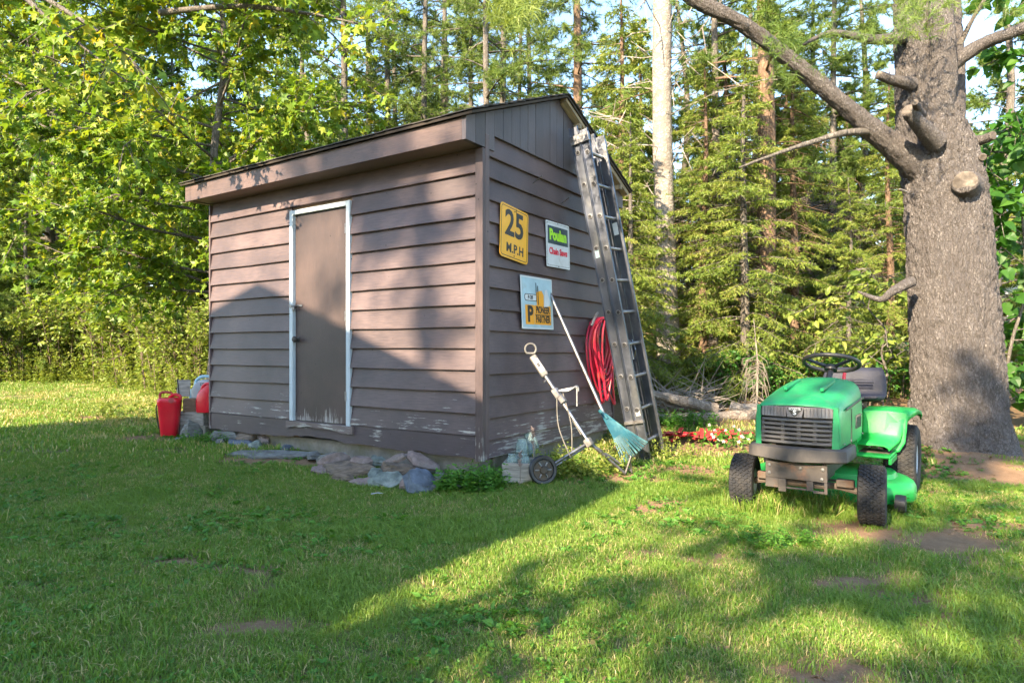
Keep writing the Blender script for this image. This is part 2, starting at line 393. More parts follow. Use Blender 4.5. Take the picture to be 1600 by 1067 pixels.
leaf_mat('weed_leaf', [(0.05, 0.15, 0.02), (0.09, 0.235, 0.03), (0.16, 0.30, 0.045)], trans=0.4)
leaf_mat('petal_white', [(0.40, 0.38, 0.36), (0.52, 0.50, 0.49)], trans=0.4)
leaf_mat('petal_red', [(0.62, 0.04, 0.04), (0.7, 0.10, 0.08)], trans=0.4)
leaf_mat('litter', [(0.14, 0.08, 0.045), (0.24, 0.15, 0.08), (0.34, 0.24, 0.14)], trans=0.1)

# ------------------------------------------------------------------ ground
def axis(lo, flo, fhi, hi, step):
    f = np.arange(flo, fhi + 1e-6, step); out = [f]; s = step; a = flo; L = []
    while a > lo: s *= 1.18; a -= s; L.append(a)
    out.insert(0, np.array(L[::-1])); s = step; a = fhi; L = []
    while a < hi: s *= 1.18; a += s; L.append(a)
    out.append(np.array(L)); return np.concatenate(out)

BARE = [(2.42, 3.68, 0.55, 0.24), (1.45, 5.62, 0.62, 0.30), (4.2, 5.55, 1.5, 0.72), (4.3, 6.2, 1.4, 0.9), (-6.2, 9.4, 0.45, 0.3), (2.9, 4.0, 0.3, 0.2),
        (-2.0, 5.95, 1.0, 0.28), (1.9, 6.8, 0.8, 0.4), (1.62, 3.05, 0.22, 0.12), (-1.35, 3.2, 0.25, 0.10), (-1.0, 2.55, 0.2, 0.08), (-1.7, 3.3, 0.2, 0.1), (-3.9, 7.3, 0.5, 0.4)]
def bare_at(x, y):
    x = np.asarray(x, float); y = np.asarray(y, float)
    w = 0.9 * (fbm(x * 4.3, y * 5.1, 21, 4) - 0.5)
    b = np.zeros_like(x)
    for cx, cy, rx, ry in BARE:
        b = np.maximum(b, 1.25 - (((x - cx) / rx) ** 2 + ((y - cy) / ry) ** 2) * 0.9)
    b = np.clip(b + w * 1.6, 0, 1)
    sp = sstep(0.60, 0.72, fbm(x * 1.9 + 3, y * 2.7, 33, 4))
    spr = sstep(0.5, 0.62, fbm(x * 2.3, y * 3.3, 44)) * sstep(0.2, 2.0, x) * 0.6
    return np.clip(np.maximum(np.maximum(b, sp * 0.9 * (0.3 + 0.7 * sstep(-0.6, 1.0, x))), spr), 0, 1)

TREE_LINE = 17.5
def wood_at(x, y):
    """1 where the forest floor starts."""
    x = np.asarray(x, float); y = np.asarray(y, float)
    right = sstep(0.0, 1.0, x) * sstep(7.4, 8.4, y + 0.4 * fbm(x, y, 3)) * (1 - sstep(5.2, 6.2, x) * 0)
    mid = sstep(-3.4, -2.6, x) * sstep(8.5, 9.5, y)
    left = sstep(TREE_LINE - 1, TREE_LINE + 0.6, y + 1.5 * fbm(x * 0.7, y * 0.7, 8) + 1.2 * sstep(-9, -4.5, x) * 5)
    return np.maximum(np.maximum(right, mid), left)

gx = axis(-170, -9, 8, 170, 0.085); gy = axis(-60, 1.6, 11, 260, 0.085)
GX, GY = np.meshgrid(gx, gy); GZ = ground_z(GX, GY)
nx, ny = len(gx), len(gy); ii = np.arange(nx * ny).reshape(ny, nx)
gq = np.stack([ii[:-1, :-1], ii[:-1, 1:], ii[1:, 1:], ii[1:, :-1]], -1).reshape(-1, 4)
g = G().add(np.stack([GX, GY, GZ], -1).reshape(-1, 3), gq)
gme = g.mesh('ground', True)
for nm, arr in (('bare', bare_at(GX, GY)), ('wood', wood_at(GX, GY))):
    a = gme.attributes.new(nm, 'FLOAT', 'POINT'); a.data.foreach_set('value', arr.astype(np.float32).ravel())
t = NT('lawn_soil'); co = t.co()
thatch = t.mix(t.ramp(t.noise(co, 3.0, 5), [(0.35, 0.0), (0.65, 1.0)]), (0.085, 0.115, 0.03), (0.19, 0.17, 0.07))
thatch = t.mix(t.ramp(t.noise(co, 55, 4, 0.7), [(0.4, 0.0), (0.7, 0.7)]), thatch, (0.17, 0.14, 0.07))
soil = t.mix(t.noise(co, 14, 6, 0.7), (0.13, 0.075, 0.042), (0.33, 0.215, 0.13))
soil = t.mix(t.ramp(t.vor(co, 60), [(0.0, 0.8), (0.25, 0.0)]), soil, (0.34, 0.27, 0.2))
leafl = t.mix(t.noise(co, 22, 6, 0.75), (0.085, 0.055, 0.03), (0.26, 0.17, 0.09))
bmk = t.math('ADD', t.attr('bare').outputs['Fac'], t.math('MULTIPLY', t.math('SUBTRACT', t.noise(co, 26, 5, 0.7), 0.5), 1.6))
c = t.mix(t.ramp(bmk, [(0.35, 0.0), (0.6, 1.0)]), thatch, soil); c = t.mix(t.attr('wood').outputs['Fac'], c, leafl)
t.bsdf(c, 0.95, 0, t.bump(t.noise(co, 45, 6, 0.75), 0.8, 0.02), 0.15)
ground = tag(link('ground', gme, 'lawn_soil'), kind='structure')

# ------------------------------------------------------------------ the shed
SHL, SHW, ZB = 3.655, 2.40, 0.23          # front length, side length, height of the wall's foot
SHED_RZ = math.atan2(-0.5505, 0.835)
shed = empty('shed', (-0.2426, 5.14, 0), SHED_RZ)
tag(shed, 'small brown clapboard shed with narrow door and low gable roof', 'shed')
SHM = Matrix.Translation((-0.2426, 5.14, 0)) @ Matrix.Rotation(SHED_RZ, 4, 'Z')
def SH(x, y, z): return SHM @ Vector((x, y, z))

def lap(ax, a, b, z0, expo, lo, n=8, mat='siding_paint', over=0.022, thick=0.037):
    """A bevelled lap board: ax 'x' on the front (facing -y), 'y' on the side (facing +x)."""
    rings = []; sag = random.uniform(-0.0035, 0.0035); tilt = random.uniform(-0.003, 0.003)
    ph = random.uniform(0, 6)
    for i in range(n + 1):
        s = i / n; q = a + (b - a) * s
        dz = sag * math.sin(s * math.pi) + tilt * (s - 0.5) + 0.0012 * math.sin(s * 9 + ph)
        w = 0.0018 * math.sin(s * 7 + ph) + (0.002 if i in (0, n) else 0)
        pr = [(lo + thick + w, z0 + dz + 0.002), (lo + thick - 0.002 + w, z0 + dz - 0.002), (lo + 0.001, z0 + dz - 0.002), (lo + 0.001, z0 + expo + over), (lo + 0.006, z0 + expo + over)]
        rings.append([(q, -d, z) if ax == 'x' else (d, q, z) for d, z in pr])
    if ax == 'x': rings = [r[::-1] for r in rings]
    g = G().loft(rings); return g.build('clapboard', mat, shed)

# solid core of the walls behind the boards, with the doorway left open
core = G()
core.span((-SHL + 0.01, 0.001, ZB), (-2.28, 0.09, 2.72)); core.span((-1.46, 0.001, ZB), (-0.005, 0.09, 2.72)); core.span((-2.28, 0.001, 2.42), (-1.46, 0.09, 2.72))
core.span((-0.09, 0.0915, ZB), (-0.001, SHW - 0.0915, 2.8)); core.span((-SHL + 0.01, SHW - 0.09, ZB), (-0.005, SHW, 2.72)); core.span((-SHL + 0.012, 0.0915, ZB), (-SHL + 0.1, SHW - 0.0915, 2.8))
core.build('wall_core', 'brown_wood', shed)
lo_z, ex = 0.409, 0.173
for k in range(13):
    z = lo_z + ex * k
    if k == 12:
        lap('x', -SHL + 0.02, -0.032, z, ex, 0.0, 14)
    else:
        lap('x', -SHL + 0.02, -2.294, z, ex, 0.0, 6); lap('x', -1.443, -0.034, z, ex, 0.0, 7)
# skirt under the boards and door; its foot is rotten and ragged
def ragged(x0, x1, z0, z1, y0, y1, n, amp, name, mat):
    rings = []
    for i in range(n + 1):
        x = x0 + (x1 - x0) * i / n; r = amp * (float(fbm(x * 6, 1.0, 77)) - 0.4)
        up = r + (0.03 * math.exp(-((x + 1.9) / 0.45) ** 2))
        rings.append([(x, -y1, z0 + up), (x, -y1 - 0.001, z1), (x, -y0, z1), (x, -y0, z0 + up)])
    return G().loft(rings).build(name, mat, shed)
ragged(-SHL, -0.001, ZB - 0.005, 0.402, 0.002, 0.030, 60, 0.035, 'skirt_board', 'skirt_paint')
ragged(-2.33, -1.40, 0.315, 0.396, 0.0325, 0.056, 30, 0.045, 'door_sill', 'sill_paint')
# side wall
for k in range(1, 16):
    z = 2.805 - 0.174 * k; e = 0.174
    if z < ZB: e = z + e - ZB; z = ZB
    if e > 0.03: lap('y', 0.055, SHW - 0.02, z, e, 0.0, 8)
# back and far end, plainer and out of sight
for k in range(15):
    z = ZB + 0.01 + 0.17 * k
    if z < 2.6:
        g = G(); g.span((-SHL, SHW + 0.001, z), (0, SHW + 0.016, z + 0.165)); g.build('clapboard', 'siding_paint', shed)
        g = G(); g.span((-SHL - 0.006, 0.0, z), (-SHL + 0.011, SHW, z + 0.165)); g.build('clapboard', 'siding_paint', shed)
for nm, lo, hi in (('corner_board', (-0.031, -0.041, ZB - 0.02), (0.042, 0.0, 2.67)), ('corner_board', (0.0005, 0.0005, ZB - 0.01), (0.043, 0.053, 2.79)),
                   ('corner_board', (-SHL - 0.006, -0.040, ZB), (-SHL + 0.018, 0.0, 2.67)), ('corner_board', (0.0005, SHW - 0.018, ZB), (0.043, SHW + 0.018, 2.79))):
    G().span(lo, hi, 0.003).build(nm, 'corner_paint', shed)
# door
dg = G(); dg.span((-2.238, -0.012, 0.405), (-1.499, 0.024, 2.398), 0.003); door = dg.build('door', 'door_paint', shed)
kn = G(); kn.lathe([(0.028, 0), (0.03, 0.004), (0.014, 0.008), (0.013, 0.03), (0.026, 0.036), (0.030, 0.05), (0.022, 0.062), (0.0, 0.064)], 16, Matrix.Translation((-2.195, -0.012, 1.19)) @ frame((0, -1, 0)).to_4x4())
kn.build('door_knob', 'dark_metal', door, smooth=True)
hp = G(); hp.span((-2.285, -0.053, 1.502), (-2.245, -0.0455, 1.532), 0.002); hp.span((-2.246, -0.0205, 1.507), (-2.13, -0.0125, 1.527), 0.002)
hp.tube([(-2.235, -0.02, 1.517), (-2.235, -0.045, 1.517), (-2.2, -0.045, 1.517), (-2.2, -0.02, 1.517)], 0.005, 6); hp.span((-2.235, -0.062, 1.472), (-2.2, -0.04, 1.507), 0.004)
hp.build('hasp', 'dull_metal', door)
for z in (0.62, 1.35, 2.15):
    hg = G(); hg.span((-1.505, -0.0495, z), (-1.485, -0.0455, z + 0.09), 0.001); hg.tube([(-1.497, -0.03, z), (-1.497, -0.03, z + 0.09)], 0.006, 8)
    hg.build('hinge', 'dull_metal', door)
for nm, lo, hi in (('door_frame', (-2.292, -0.045, 0.40), (-2.242, 0.0, 2.447)), ('door_frame', (-1.495, -0.045, 0.37), (-1.445, 0.0, 2.447)), ('door_frame', (-2.2415, -0.044, 2.402), (-1.4955, 0.0, 2.446))):
    G().span(lo, hi, 0.003).build(nm, 'white_trim', shed)
# eaves
FZ0, FZ1, OV, SL = 2.68, 2.85, 0.252, 0.404
G().span((-SHL - 0.10, -OV, FZ0), (0.0, -OV + 0.022, FZ1), 0.003).build('fascia_board', 'trim_paint', shed)
G().span((-SHL - 0.098, -OV + 0.0225, FZ0 + 0.006), (-0.001, -0.001, FZ0 + 0.018)).build('soffit', 'soffit_paint', shed)
G().span((-SHL - 0.10, -OV + 0.0225, FZ0 + 0.02), (-SHL - 0.07, -0.001, FZ1 + 0.02)).build('eave_end', 'trim_paint', shed)
G().span((-SHL - 0.10, SHW + 0.23, FZ0), (0.0, SHW + 0.25, FZ1), 0.003).build('fascia_board', 'trim_paint', shed)
G().span((-SHL - 0.098, SHW + 0.001, FZ0 + 0.006), (-0.001, SHW + 0.2295, FZ0 + 0.018)).build('soffit', 'soffit_paint', shed)
# gable planks
RY = SHW / 2
def roof_under(y): return FZ1 + 0.005 + SL * (OV + min(y, SHW - y))
y = -OV; k = 0
while y < SHW + 0.25:
    w = min(0.127, SHW + 0.25 - y); y1 = y + w - 0.004
    zb = FZ0 if (y < -0.05 or y > SHW - 0.03) else 2.806 + random.uniform(-0.002, 0.004)
    if y < 0.02 and y1 > 0.03: zb = FZ0
    za, zc = roof_under(y), roof_under(y1); jx = random.uniform(0, 0.003)
    pts = [(y, zb), (y1, zb), (y1, zc)] + ([(RY, roof_under(RY))] if y < RY < y1 else []) + [(y, za)]
    x0, x1 = 0.0008, 0.038 + jx
    Mx = Matrix(((0, 0, 1, x0), (1, 0, 0, 0), (0, 1, 0, 0), (0, 0, 0, 1)))
    G().prism(pts, x1 - x0, Mx).build('gable_plank', 'plank_paint', shed)
    y += w; k += 1
bgx = -SHL + 0.01
Mx = Matrix(((0, 0, 1, bgx - 0.03), (1, 0, 0, 0), (0, 1, 0, 0), (0, 0, 0, 1)))
G().prism([(-OV, FZ0), (SHW + 0.25, FZ0), (SHW + 0.25, roof_under(SHW + 0.25)), (RY, roof_under(RY)), (-OV, roof_under(-OV))], 0.028, Mx).build('far_gable', 'plank_paint', shed)
# roof: deck, shingle courses, rake boards
GO = 0.125
def slab(yA, zA, yB, zB, th, x0, x1):
    d = Vector((0, yB - yA, zB - zA)); nrm = Vector((0, -d.z, d.y)).normalized()
    if nrm.z < 0: nrm = -nrm
    r = [[(x, yA, zA), (x, yB, zB), (x, yB + nrm.y * th, zB + nrm.z * th), (x, yA + nrm.y * th, zA + nrm.z * th)] for x in (x0, x1)]
    return G().loft(r)
ye, zr = OV + 0.03, roof_under(RY) + 0.006
ze = zr - SL * (RY + ye)
deck_f = slab(-ye, ze, RY, zr, 0.018, -SHL - 0.14, GO); roofo = deck_f.build('roof', 'dark_wood', shed)
slab(SHW + ye, ze, RY, zr, 0.018, -SHL - 0.14, GO).build('roof', 'dark_wood', shed)
nc = 11; run = RY + ye
for side in (0, 1):
    for i in range(nc):
        s0, s1 = i / nc, (i + 1.35) / nc
        nsh = 13 if (side == 0) else 1
        xa, xb = -SHL - 0.155, GO + 0.018
        if i > 1: nsh = 1
        for j in range(nsh):
            x0 = xa + (xb - xa) * j / nsh + 0.002; x1 = xa + (xb - xa) * (j + 1) / nsh - 0.002
            th = 0.007 + random.uniform(0, 0.002); dz = 0.020 + 0.0065 + random.uniform(-0.001, 0.003)
            rings = []
            for q in range(5 if nsh > 1 else 30):
                x = x0 + (x1 - x0) * q / (4 if nsh > 1 else 29); rag = random.uniform(-0.007, 0.007)
                def pt(s, up, ext=0.0):
                    yy = -ye + run * min(s, 1.0) - ext; zz = ze + SL * run * min(s, 1.0) - SL * ext
                    if side: yy = SHW - yy
                    return (x, yy, zz + up)
                e = (0.018 if i == 0 else 0.0) + rag
                rings.append([pt(s0, dz + 0.009 - (0.006 if i == 0 else 0), e), pt(s1, dz - 0.004), pt(s1, dz + th - 0.004), pt(s0, dz + 0.009 + th - (0.006 if i == 0 else 0), e)])
            G().loft(rings).build('shingle', 'shingle', roofo)
for s in (0, 1):
    def ry(v): return v if s == 0 else SHW - v
    bar = G().loft([[(0.045, ry(-ye + 0.0), ze - 0.004), (0.045, ry(RY), zr - 0.004), (0.045, ry(RY), zr - 0.055), (0.045, ry(-ye + 0.06), ze - 0.035)],
                    [(GO - 0.015, ry(-ye + 0.0), ze - 0.004), (GO - 0.015, ry(RY), zr - 0.004), (GO - 0.015, ry(RY), zr - 0.035), (GO - 0.015, ry(-ye + 0.06), ze - 0.03)]])
    if s == 1: bar.build('rake_board', 'bare_wood', shed)
for i in range(4):
    yy = RY + 0.25 + i * 0.32; zz = roof_under(yy)
    G().span((0.045, yy, zz - 0.11), (0.118, yy + 0.045, zz - 0.05 - 0.012), 0.002).build('lookout_block', 'bare_wood', shed)
# foot of the shed
fd = G(); fd.span((-SHL + 0.06, 0.05, -0.15), (-0.06, 0.22, ZB - 0.002), 0.01); fd.span((-SHL + 0.06, SHW - 0.22, -0.15), (-0.06, SHW - 0.05, ZB - 0.002), 0.01); fd.span((-0.22, 0.225, -0.15), (-0.03, SHW - 0.225, ZB - 0.003), 0.01); fd.build('foundation', 'concrete', shed)
# nails and hooks on the side wall
for y, z in ((0.75, 2.56), (1.25, 2.47)):
    G().tube([(0.015, y, z), (0.10, y - 0.02, z + 0.03), (0.13, y - 0.03, z + 0.045)], 0.004, 6).build('nail', 'dull_metal', shed)

# ------------------------------------------------------------------ signs on the side wall
def text_mesh(s, size, bold=0.0, ext=0.0006, sx=1.0, space=1.0):
    cu = bpy.data.curves.new('t', 'FONT'); cu.body = s; cu.size = size; cu.offset = bold; cu.extrude = ext
    cu.align_x = 'CENTER'; cu.align_y = 'CENTER'; cu.space_character = space; cu.resolution_u = 3
    o = bpy.data.objects.new('t', cu); COL.objects.link(o)
    dg = bpy.context.evaluated_depsgraph_get(); me = bpy.data.meshes.new_from_object(o.evaluated_get(dg))
    bpy.data.objects.remove(o); bpy.data.curves.remove(cu)
    if sx != 1.0:
        for v in me.vertices: v.co.x *= sx
    me.materials.clear(); return me

def rounded(w, h, r, n=5):
    out = []
    for cx, cy, a0 in ((w / 2 - r, h / 2 - r, 0), (-w / 2 + r, h / 2 - r, 90), (-w / 2 + r, -h / 2 + r, 180), (w / 2 - r, -h / 2 + r, 270)):
        for i in range(n + 1):
            a = R(a0 + 90 * i / n); out.append((cx + r * math.cos(a), cy + r * math.sin(a)))
    return out

def on_side(y, z, off, roll=0.0, lean=0.0):
    """Matrix of a plate on the side wall: local x along the wall, local y up, local z outward."""
    Ml = Matrix(((0, 0, 1, off), (1, 0, 0, y), (0, 1, 0, z), (0, 0, 0, 1)))
    return SHM @ Ml @ Matrix.Rotation(roll, 4, 'Z') @ Matrix.Rotation(lean, 4, 'X')

def sign(name, y, z, off, roll, lean, label):
    o = empty(name); o.matrix_world = on_side(y, z, off, roll, lean); tag(o, label, 'sign'); return o

def put(o, x, y, z=0.0): o.location = (x, y, z); return o
def plate(par, name, poly, h, mat, x=0, y=0, z=0): return put(G().prism(poly, h).build(name, mat, par), x, y, z)
def ring_plate(par, name, w, h, r, t_, d, mat, z):
    a = rounded(w, h, r); b = rounded(w - 2 * t_, h - 2 * t_, max(r - t_, 0.002)); n = len(a)
    V = [(x, y, 0) for x, y in a] + [(x, y, 0) for x, y in b] + [(x, y, d) for x, y in a] + [(x, y, d) for x, y in b]
    F = []
    for i in range(n):
        j = (i + 1) % n
        F += [[2 * n + i, 2 * n + j, 3 * n + j, 3 * n + i], [i, j, 2 * n + j, 2 * n + i], [n + j, n + i, 3 * n + i, 3 * n + j]]
    return put(G().add(V, F).build(name, mat, par), 0, 0, z)

def yz(px, py, off=0.03):
    """Side-wall (y, z) of the point seen at a pixel."""
    a = (px - 800) / FPX; x0, y0 = -0.2426 + off * 0.835, 5.14 - off * 0.5505
    t_ = (a * y0 - x0) / (0.5505 - 0.835 * a); d = y0 + 0.835 * t_
    return t_, CAMZ - (py - 548) / FPX * d

sy, sz = yz(801.5, 366)
s1 = sign('speed_sign', sy, sz, 0.043, R(-5), R(-2), 'yellow metal 25 MPH speed sign on the shed side wall')
plate(s1, 'sign_plate', rounded(0.43, 0.45, 0.035), 0.0025, 'sign_yellow')
ring_plate(s1, 'border_line', 0.40, 0.42, 0.026, 0.006, 0.0006, 'ink_black', 0.0027)
put(link('numerals', text_mesh('25', 0.30, 0.007, sx=0.98), 'ink_black', s1), 0.0, 0.065, 0.0034)
put(link('lettering', text_mesh('M.P.H', 0.105, 0.003, sx=1.0, space=1.05), 'ink_black', s1), 0.012, -0.135, 0.0034)
for yy in (-0.19, 0.19): put(G().lathe([(0.007, 0), (0.007, 0.002), (0, 0.004)], 8).build('screw', 'dark_metal', s1), 0.0, yy, 0.0026)
put(G().tube([(0, 0, 0), (0.006, -0.05, 0.001)], 0.002, 5).build('crack', 'ink_black', s1), 0.02, 0.215, 0.0034)
sy, sz = yz(870, 384)
s2 = sign('chainsaw_sign', sy, sz, 0.042, R(1.0), R(-1), 'white square sign with green and red chain saw lettering')
W2 = 0.44; H2 = 0.42
plate(s2, 'sign_plate', rounded(W2, H2, 0.012), 0.003, 'sign_white')
plate(s2, 'dark_panel', rounded(0.38, 0.165, 0.003), 0.0008, 'ink_navy', 0, 0.085, 0.0033)
put(link('lettering', text_mesh('Poulan', 0.135, 0.007, sx=0.88), 'ink_green', s2), 0.0, 0.085, 0.0050)
put(link('lettering', text_mesh('Chain Saws', 0.082, 0.0035, sx=0.90), 'ink_red', s2), 0.0, -0.065, 0.0041)
ring_plate(s2, 'border_line', 0.41, 0.39, 0.01, 0.0022, 0.0006, 'ink_black', 0.0032)
for xx, yy in ((-0.2, 0.19), (0.0, 0.2), (0.2, 0.19), (0, -0.2), (-0.2, -0.19), (0.2, -0.19)):
    put(G().lathe([(0.005, 0), (0.005, 0.002), (0, 0.003)], 8).build('screw', 'dark_metal', s2), xx, yy, 0.0031)
sy, sz = yz(836.5, 474)
s3 = sign('saw_dealer_sign', sy, sz, 0.049, R(0.5), R(-2.5), 'pale blue sign with chainsaw picture above orange lettering panel')
W3, H3 = 0.535, 0.46
plate(s3, 'sign_plate', rounded(W3, H3, 0.006), 0.003, 'sign_sky')
ring_plate(s3, 'border_line', W3 - 0.002, H3 - 0.002, 0.005, 0.014, 0.0008, 'sign_white', 0.0032)
plate(s3, 'orange_panel', rounded(0.145, 0.17, 0.004), 0.0008, 'sign_orange', -0.135, -0.105, 0.0033)
plate(s3, 'orange_panel', rounded(0.285, 0.17, 0.004), 0.0008, 'sign_orange', 0.085, -0.105, 0.0033)
put(link('lettering', text_mesh('P', 0.19, 0.008, sx=0.95), 'ink_black', s3), -0.13, -0.105, 0.005)
put(link('lettering', text_mesh('PIONEER', 0.085, 0.003, sx=0.70), 'ink_black', s3), 0.085, -0.062, 0.005)
put(link('lettering', text_mesh('PARTNER', 0.085, 0.003, sx=0.68), 'ink_black', s3), 0.085, -0.145, 0.005)
put(G().span((-0.13, -0.004, 0), (0.13, 0.004, 0.0006)).build('lettering_rule', 'ink_black', s3), 0.085, -0.104, 0.0045)
plate(s3, 'saw_bar', rounded(0.21, 0.062, 0.03), 0.0008, 'ink_black', -0.11, 0.045, 0.0033)
plate(s3, 'saw_bar', rounded(0.198, 0.050, 0.025), 0.0008, 'sign_white', -0.11, 0.045, 0.0045)
put(link('lettering', text_mesh('P-28', 0.045, 0.0015), 'ink_black', s3), -0.12, 0.045, 0.006)
plate(s3, 'saw_body', [(-0.06, -0.065), (0.06, -0.065), (0.066, 0.03), (0.03, 0.07), (-0.03, 0.06), (-0.06, 0.05)], 0.0008, 'sign_orange', 0.045, 0.045, 0.0050)
plate(s3, 'saw_stripe', [(-0.006, -0.07), (0.006, -0.07), (0.004, 0.10), (-0.006, 0.1)], 0.0008, 'ink_black', 0.01, 0.055, 0.0062)
plate(s3, 'saw_handle', [(-0.01, -0.07), (0.08, -0.06), (0.1, -0.02), (0.05, 0.09), (0.01, 0.08)], 0.0008, 'sign_white', 0.12, 0.04, 0.0050)
plate(s3, 'saw_stripe', [(-0.003, -0.05), (0.005, -0.05), (0.004, 0.12), (-0.003, 0.12)], 0.0008, 'ink_black', -0.02, 0.06, 0.0062)

# ------------------------------------------------------------------ extension ladder on the side wall
lad = empty('extension_ladder'); tag(lad, 'aluminium extension ladder leaning against the shed side wall', 'ladder')
LB = SH(0.64, 1.52, 0); LB.z = gz(LB.x, LB.y) - 0.02
LT = SH(0.105, 1.27, 3.17)
ldir = (LT - LB).normalized(); lx = (SHM.to_3x3() @ Vector((0, 1, 0))).normalized(); lx = (lx - ldir * lx.dot(ldir)).normalized(); lz = lx.cross(ldir).normalized()
if lz.dot(SHM.to_3x3() @ Vector((1, 0, 0))) < 0: lz = -lz
ly = ldir; LM = Matrix((lx, ly, lz)).transposed().to_4x4(); LM.translation = LB
lad.matrix_world = LM; LL = (LT - LB).length
def channel(x, sgn, z0, w, L0, L1, th=0.0035, fl=0.028):
    """C rail: web faces -x*sgn, flanges point inward."""
    g = G(); y0, y1 = L0, L1
    g.span((min(x, x + sgn * th), y0, z0), (max(x, x + sgn * th), y1, z0 + w))
    for zz in (z0, z0 + w - th):
        a, b = sorted((x + sgn * th, x + sgn * fl)); g.span((a, y0, zz), (b, y1, zz + th))
    return g
WID = 0.345
for (z0, ya, yb, nm, inset) in ((0.0, 0.02, LL, 'fly', 0.0), (0.096, 0.0, LL - 0.05, 'base', 0.0)):
    for side in (0, 1):
        x = 0.0 if side == 0 else WID; channel(x, -1 if side == 0 else 1, z0, 0.088, ya, yb).build('side_rail', 'ladder_metal', lad)
    k = 0; yy = ya + 0.17 if nm == 'fly' else 0.17
    while yy < yb - 0.08:
        rg = G(); rg.tube([(-0.002, yy, z0 + 0.041), (WID + 0.002, yy, z0 + 0.041)], 0.0165, 10)
        rung = rg.build('rung', 'aluminium', lad, smooth=True)
        for xx, s in ((-0.0055, -1), (WID - 0.0015, -1)):
            e = G(); Mr = Matrix.Translation((xx, yy, z0 + 0.041)) @ frame((s, 0, 0)).to_4x4()
            e.lathe([(0.0225, 0.0), (0.023, 0.005), (0.0175, 0.0055), (0.0165, 0.0015)], 12, Mr)
            e.build('rung_collar', 'aluminium', rung, smooth=True)
            d_ = G(); d_.lathe([(0.0160, 0.0028), (0.0, 0.0029)], 10, Mr); d_.build('rung_hole', 'black_plastic', rung)
        yy += 0.305
for x in (-0.031, WID + 0.002):
    G().span((x, LL - 0.17, -0.006), (x + 0.036, LL - 0.085, 0.188), 0.003).build('guide_bracket', 'aluminium', lad)
    G().span((x, 0.35, -0.005), (x + 0.036, 0.38, 0.188), 0.003).build('guide_bracket', 'dull_metal', lad)
ft = G()
for x in (-0.03, WID - 0.002): ft.span((x, -0.035, 0.085), (x + 0.036, 0.03, 0.175), 0.006)
ft.build('rubber_feet', 'black_plastic', lad)
lk = G(); lk.span((WID - 0.05, 0.93, 0.06), (WID - 0.02, 1.10, 0.075), 0.004); lk.tube([(WID - 0.035, 0.95, 0.08), (WID - 0.07, 1.02, 0.12), (WID - 0.035, 1.12, 0.09)], 0.008, 6); lk.build('rung_lock', 'aluminium', lad)
G().span((WID - 0.0015, 2.15, 0.10), (WID - 0.0005, 2.27, 0.15)).build('warning_sticker', 'sign_white', lad)
G().span((-0.0046, 1.93, 0.02), (-0.0038, 2.0, 0.06)).build('warning_sticker', 'sign_sky', lad)
G().span((-0.0046, 0.42, 0.12), (-0.0038, 0.47, 0.16)).build('warning_sticker', 'sign_white', lad)

# ------------------------------------------------------------------ red hose coil hung on the wall
hose = empty('garden_hose'); tag(hose, 'coiled red rubber hose hanging on the shed wall behind ladder', 'hose')
hose.matrix_world = on_side(1.98, 1.42, 0.03)
pts = []; NL = 12
for k in range(NL * 16):
    a = 2 * math.pi * k / 16; q = k / (NL * 16)
    wv = 0.26 + 0.06 * math.sin(q * 17) + 0.04 * math.sin(q * 31); hv = 0.35 + 0.08 * math.sin(q * 13 + 1) + 0.02 * math.sin(q * 40)
    pts.append((math.sin(a) * wv * (0.75 + 0.25 * math.cos(a)) , -hv + math.cos(a) * hv, 0.025 + 0.10 * q + 0.02 * math.sin(a * 0.5 + q * 9)))
G().tube(smooth_path(pts, 2), 0.011, 7).build('coil', 'hose_red', hose, smooth=True)
tail = smooth_path([(-0.2, -0.35, 0.13), (-0.12, -0.62, 0.14), (0.05, -0.80, 0.14), (0.16, -0.9, 0.14), (0.15, -0.75, 0.13), (0.12, -0.5, 0.13)], 6)
G().tube(tail, 0.011, 7).build('tail', 'hose_red', hose, smooth=True)
G().tube([(-0.30, -0.09, 0.10), (-0.25, 0.01, 0.12), (-0.2, 0.04, 0.12)], [0.017, 0.015, 0.013], 8).build('nozzle', 'dull_metal', hose, smooth=True)
G().tube([(0, 0.0, -0.03), (0, -0.015, 0.12), (0, 0.03, 0.14)], 0.006, 6).build('hook', 'dull_metal', hose)

# ------------------------------------------------------------------ rake
rk = empty('leaf_rake'); tag(rk, 'leaf rake with teal fan head leaning on the shed wall', 'rake')
p_top = SH(0.045, 1.02, 0); p_top.z = 1.08 + 86 / FPX * 6.0
p_hd = at(945, 650, 5.62); p_tip = at(1000, 716, 5.52)
G().tube([p_top, p_top.lerp(p_hd, 0.5) + Vector((0, 0, -0.004)), p_hd], [0.0145, 0.015, 0.0155], 10).build('handle', 'dull_metal', rk, smooth=True)
G().tube([p_top, p_top + (p_top - p_hd).normalized() * 0.09], [0.0145, 0.014], 10).build('grip', 'black_plastic', rk, smooth=True)
hd = (p_tip - p_hd).normalized(); view = Vector((0.1, -0.9, 0.4)).normalized(); sd = hd.cross(view).normalized(); nr = sd.cross(hd).normalized()
HL = 0.44
g = G(); Mh = Matrix((sd, hd, nr)).transposed().to_4x4(); Mh.translation = p_hd
fan = [(-0.018, -0.03), (0.018, -0.03), (0.075, 0.20), (0.04, 0.22), (0, 0.225), (-0.04, 0.22), (-0.075, 0.20)]
g.prism(fan, 0.006, Mh); g.tube([Mh @ Vector((0, -0.07, 0)), Mh @ Vector((0, 0.03, 0.002))], [0.018, 0.017], 10)
g.build('fan', 'teal_plastic', rk)
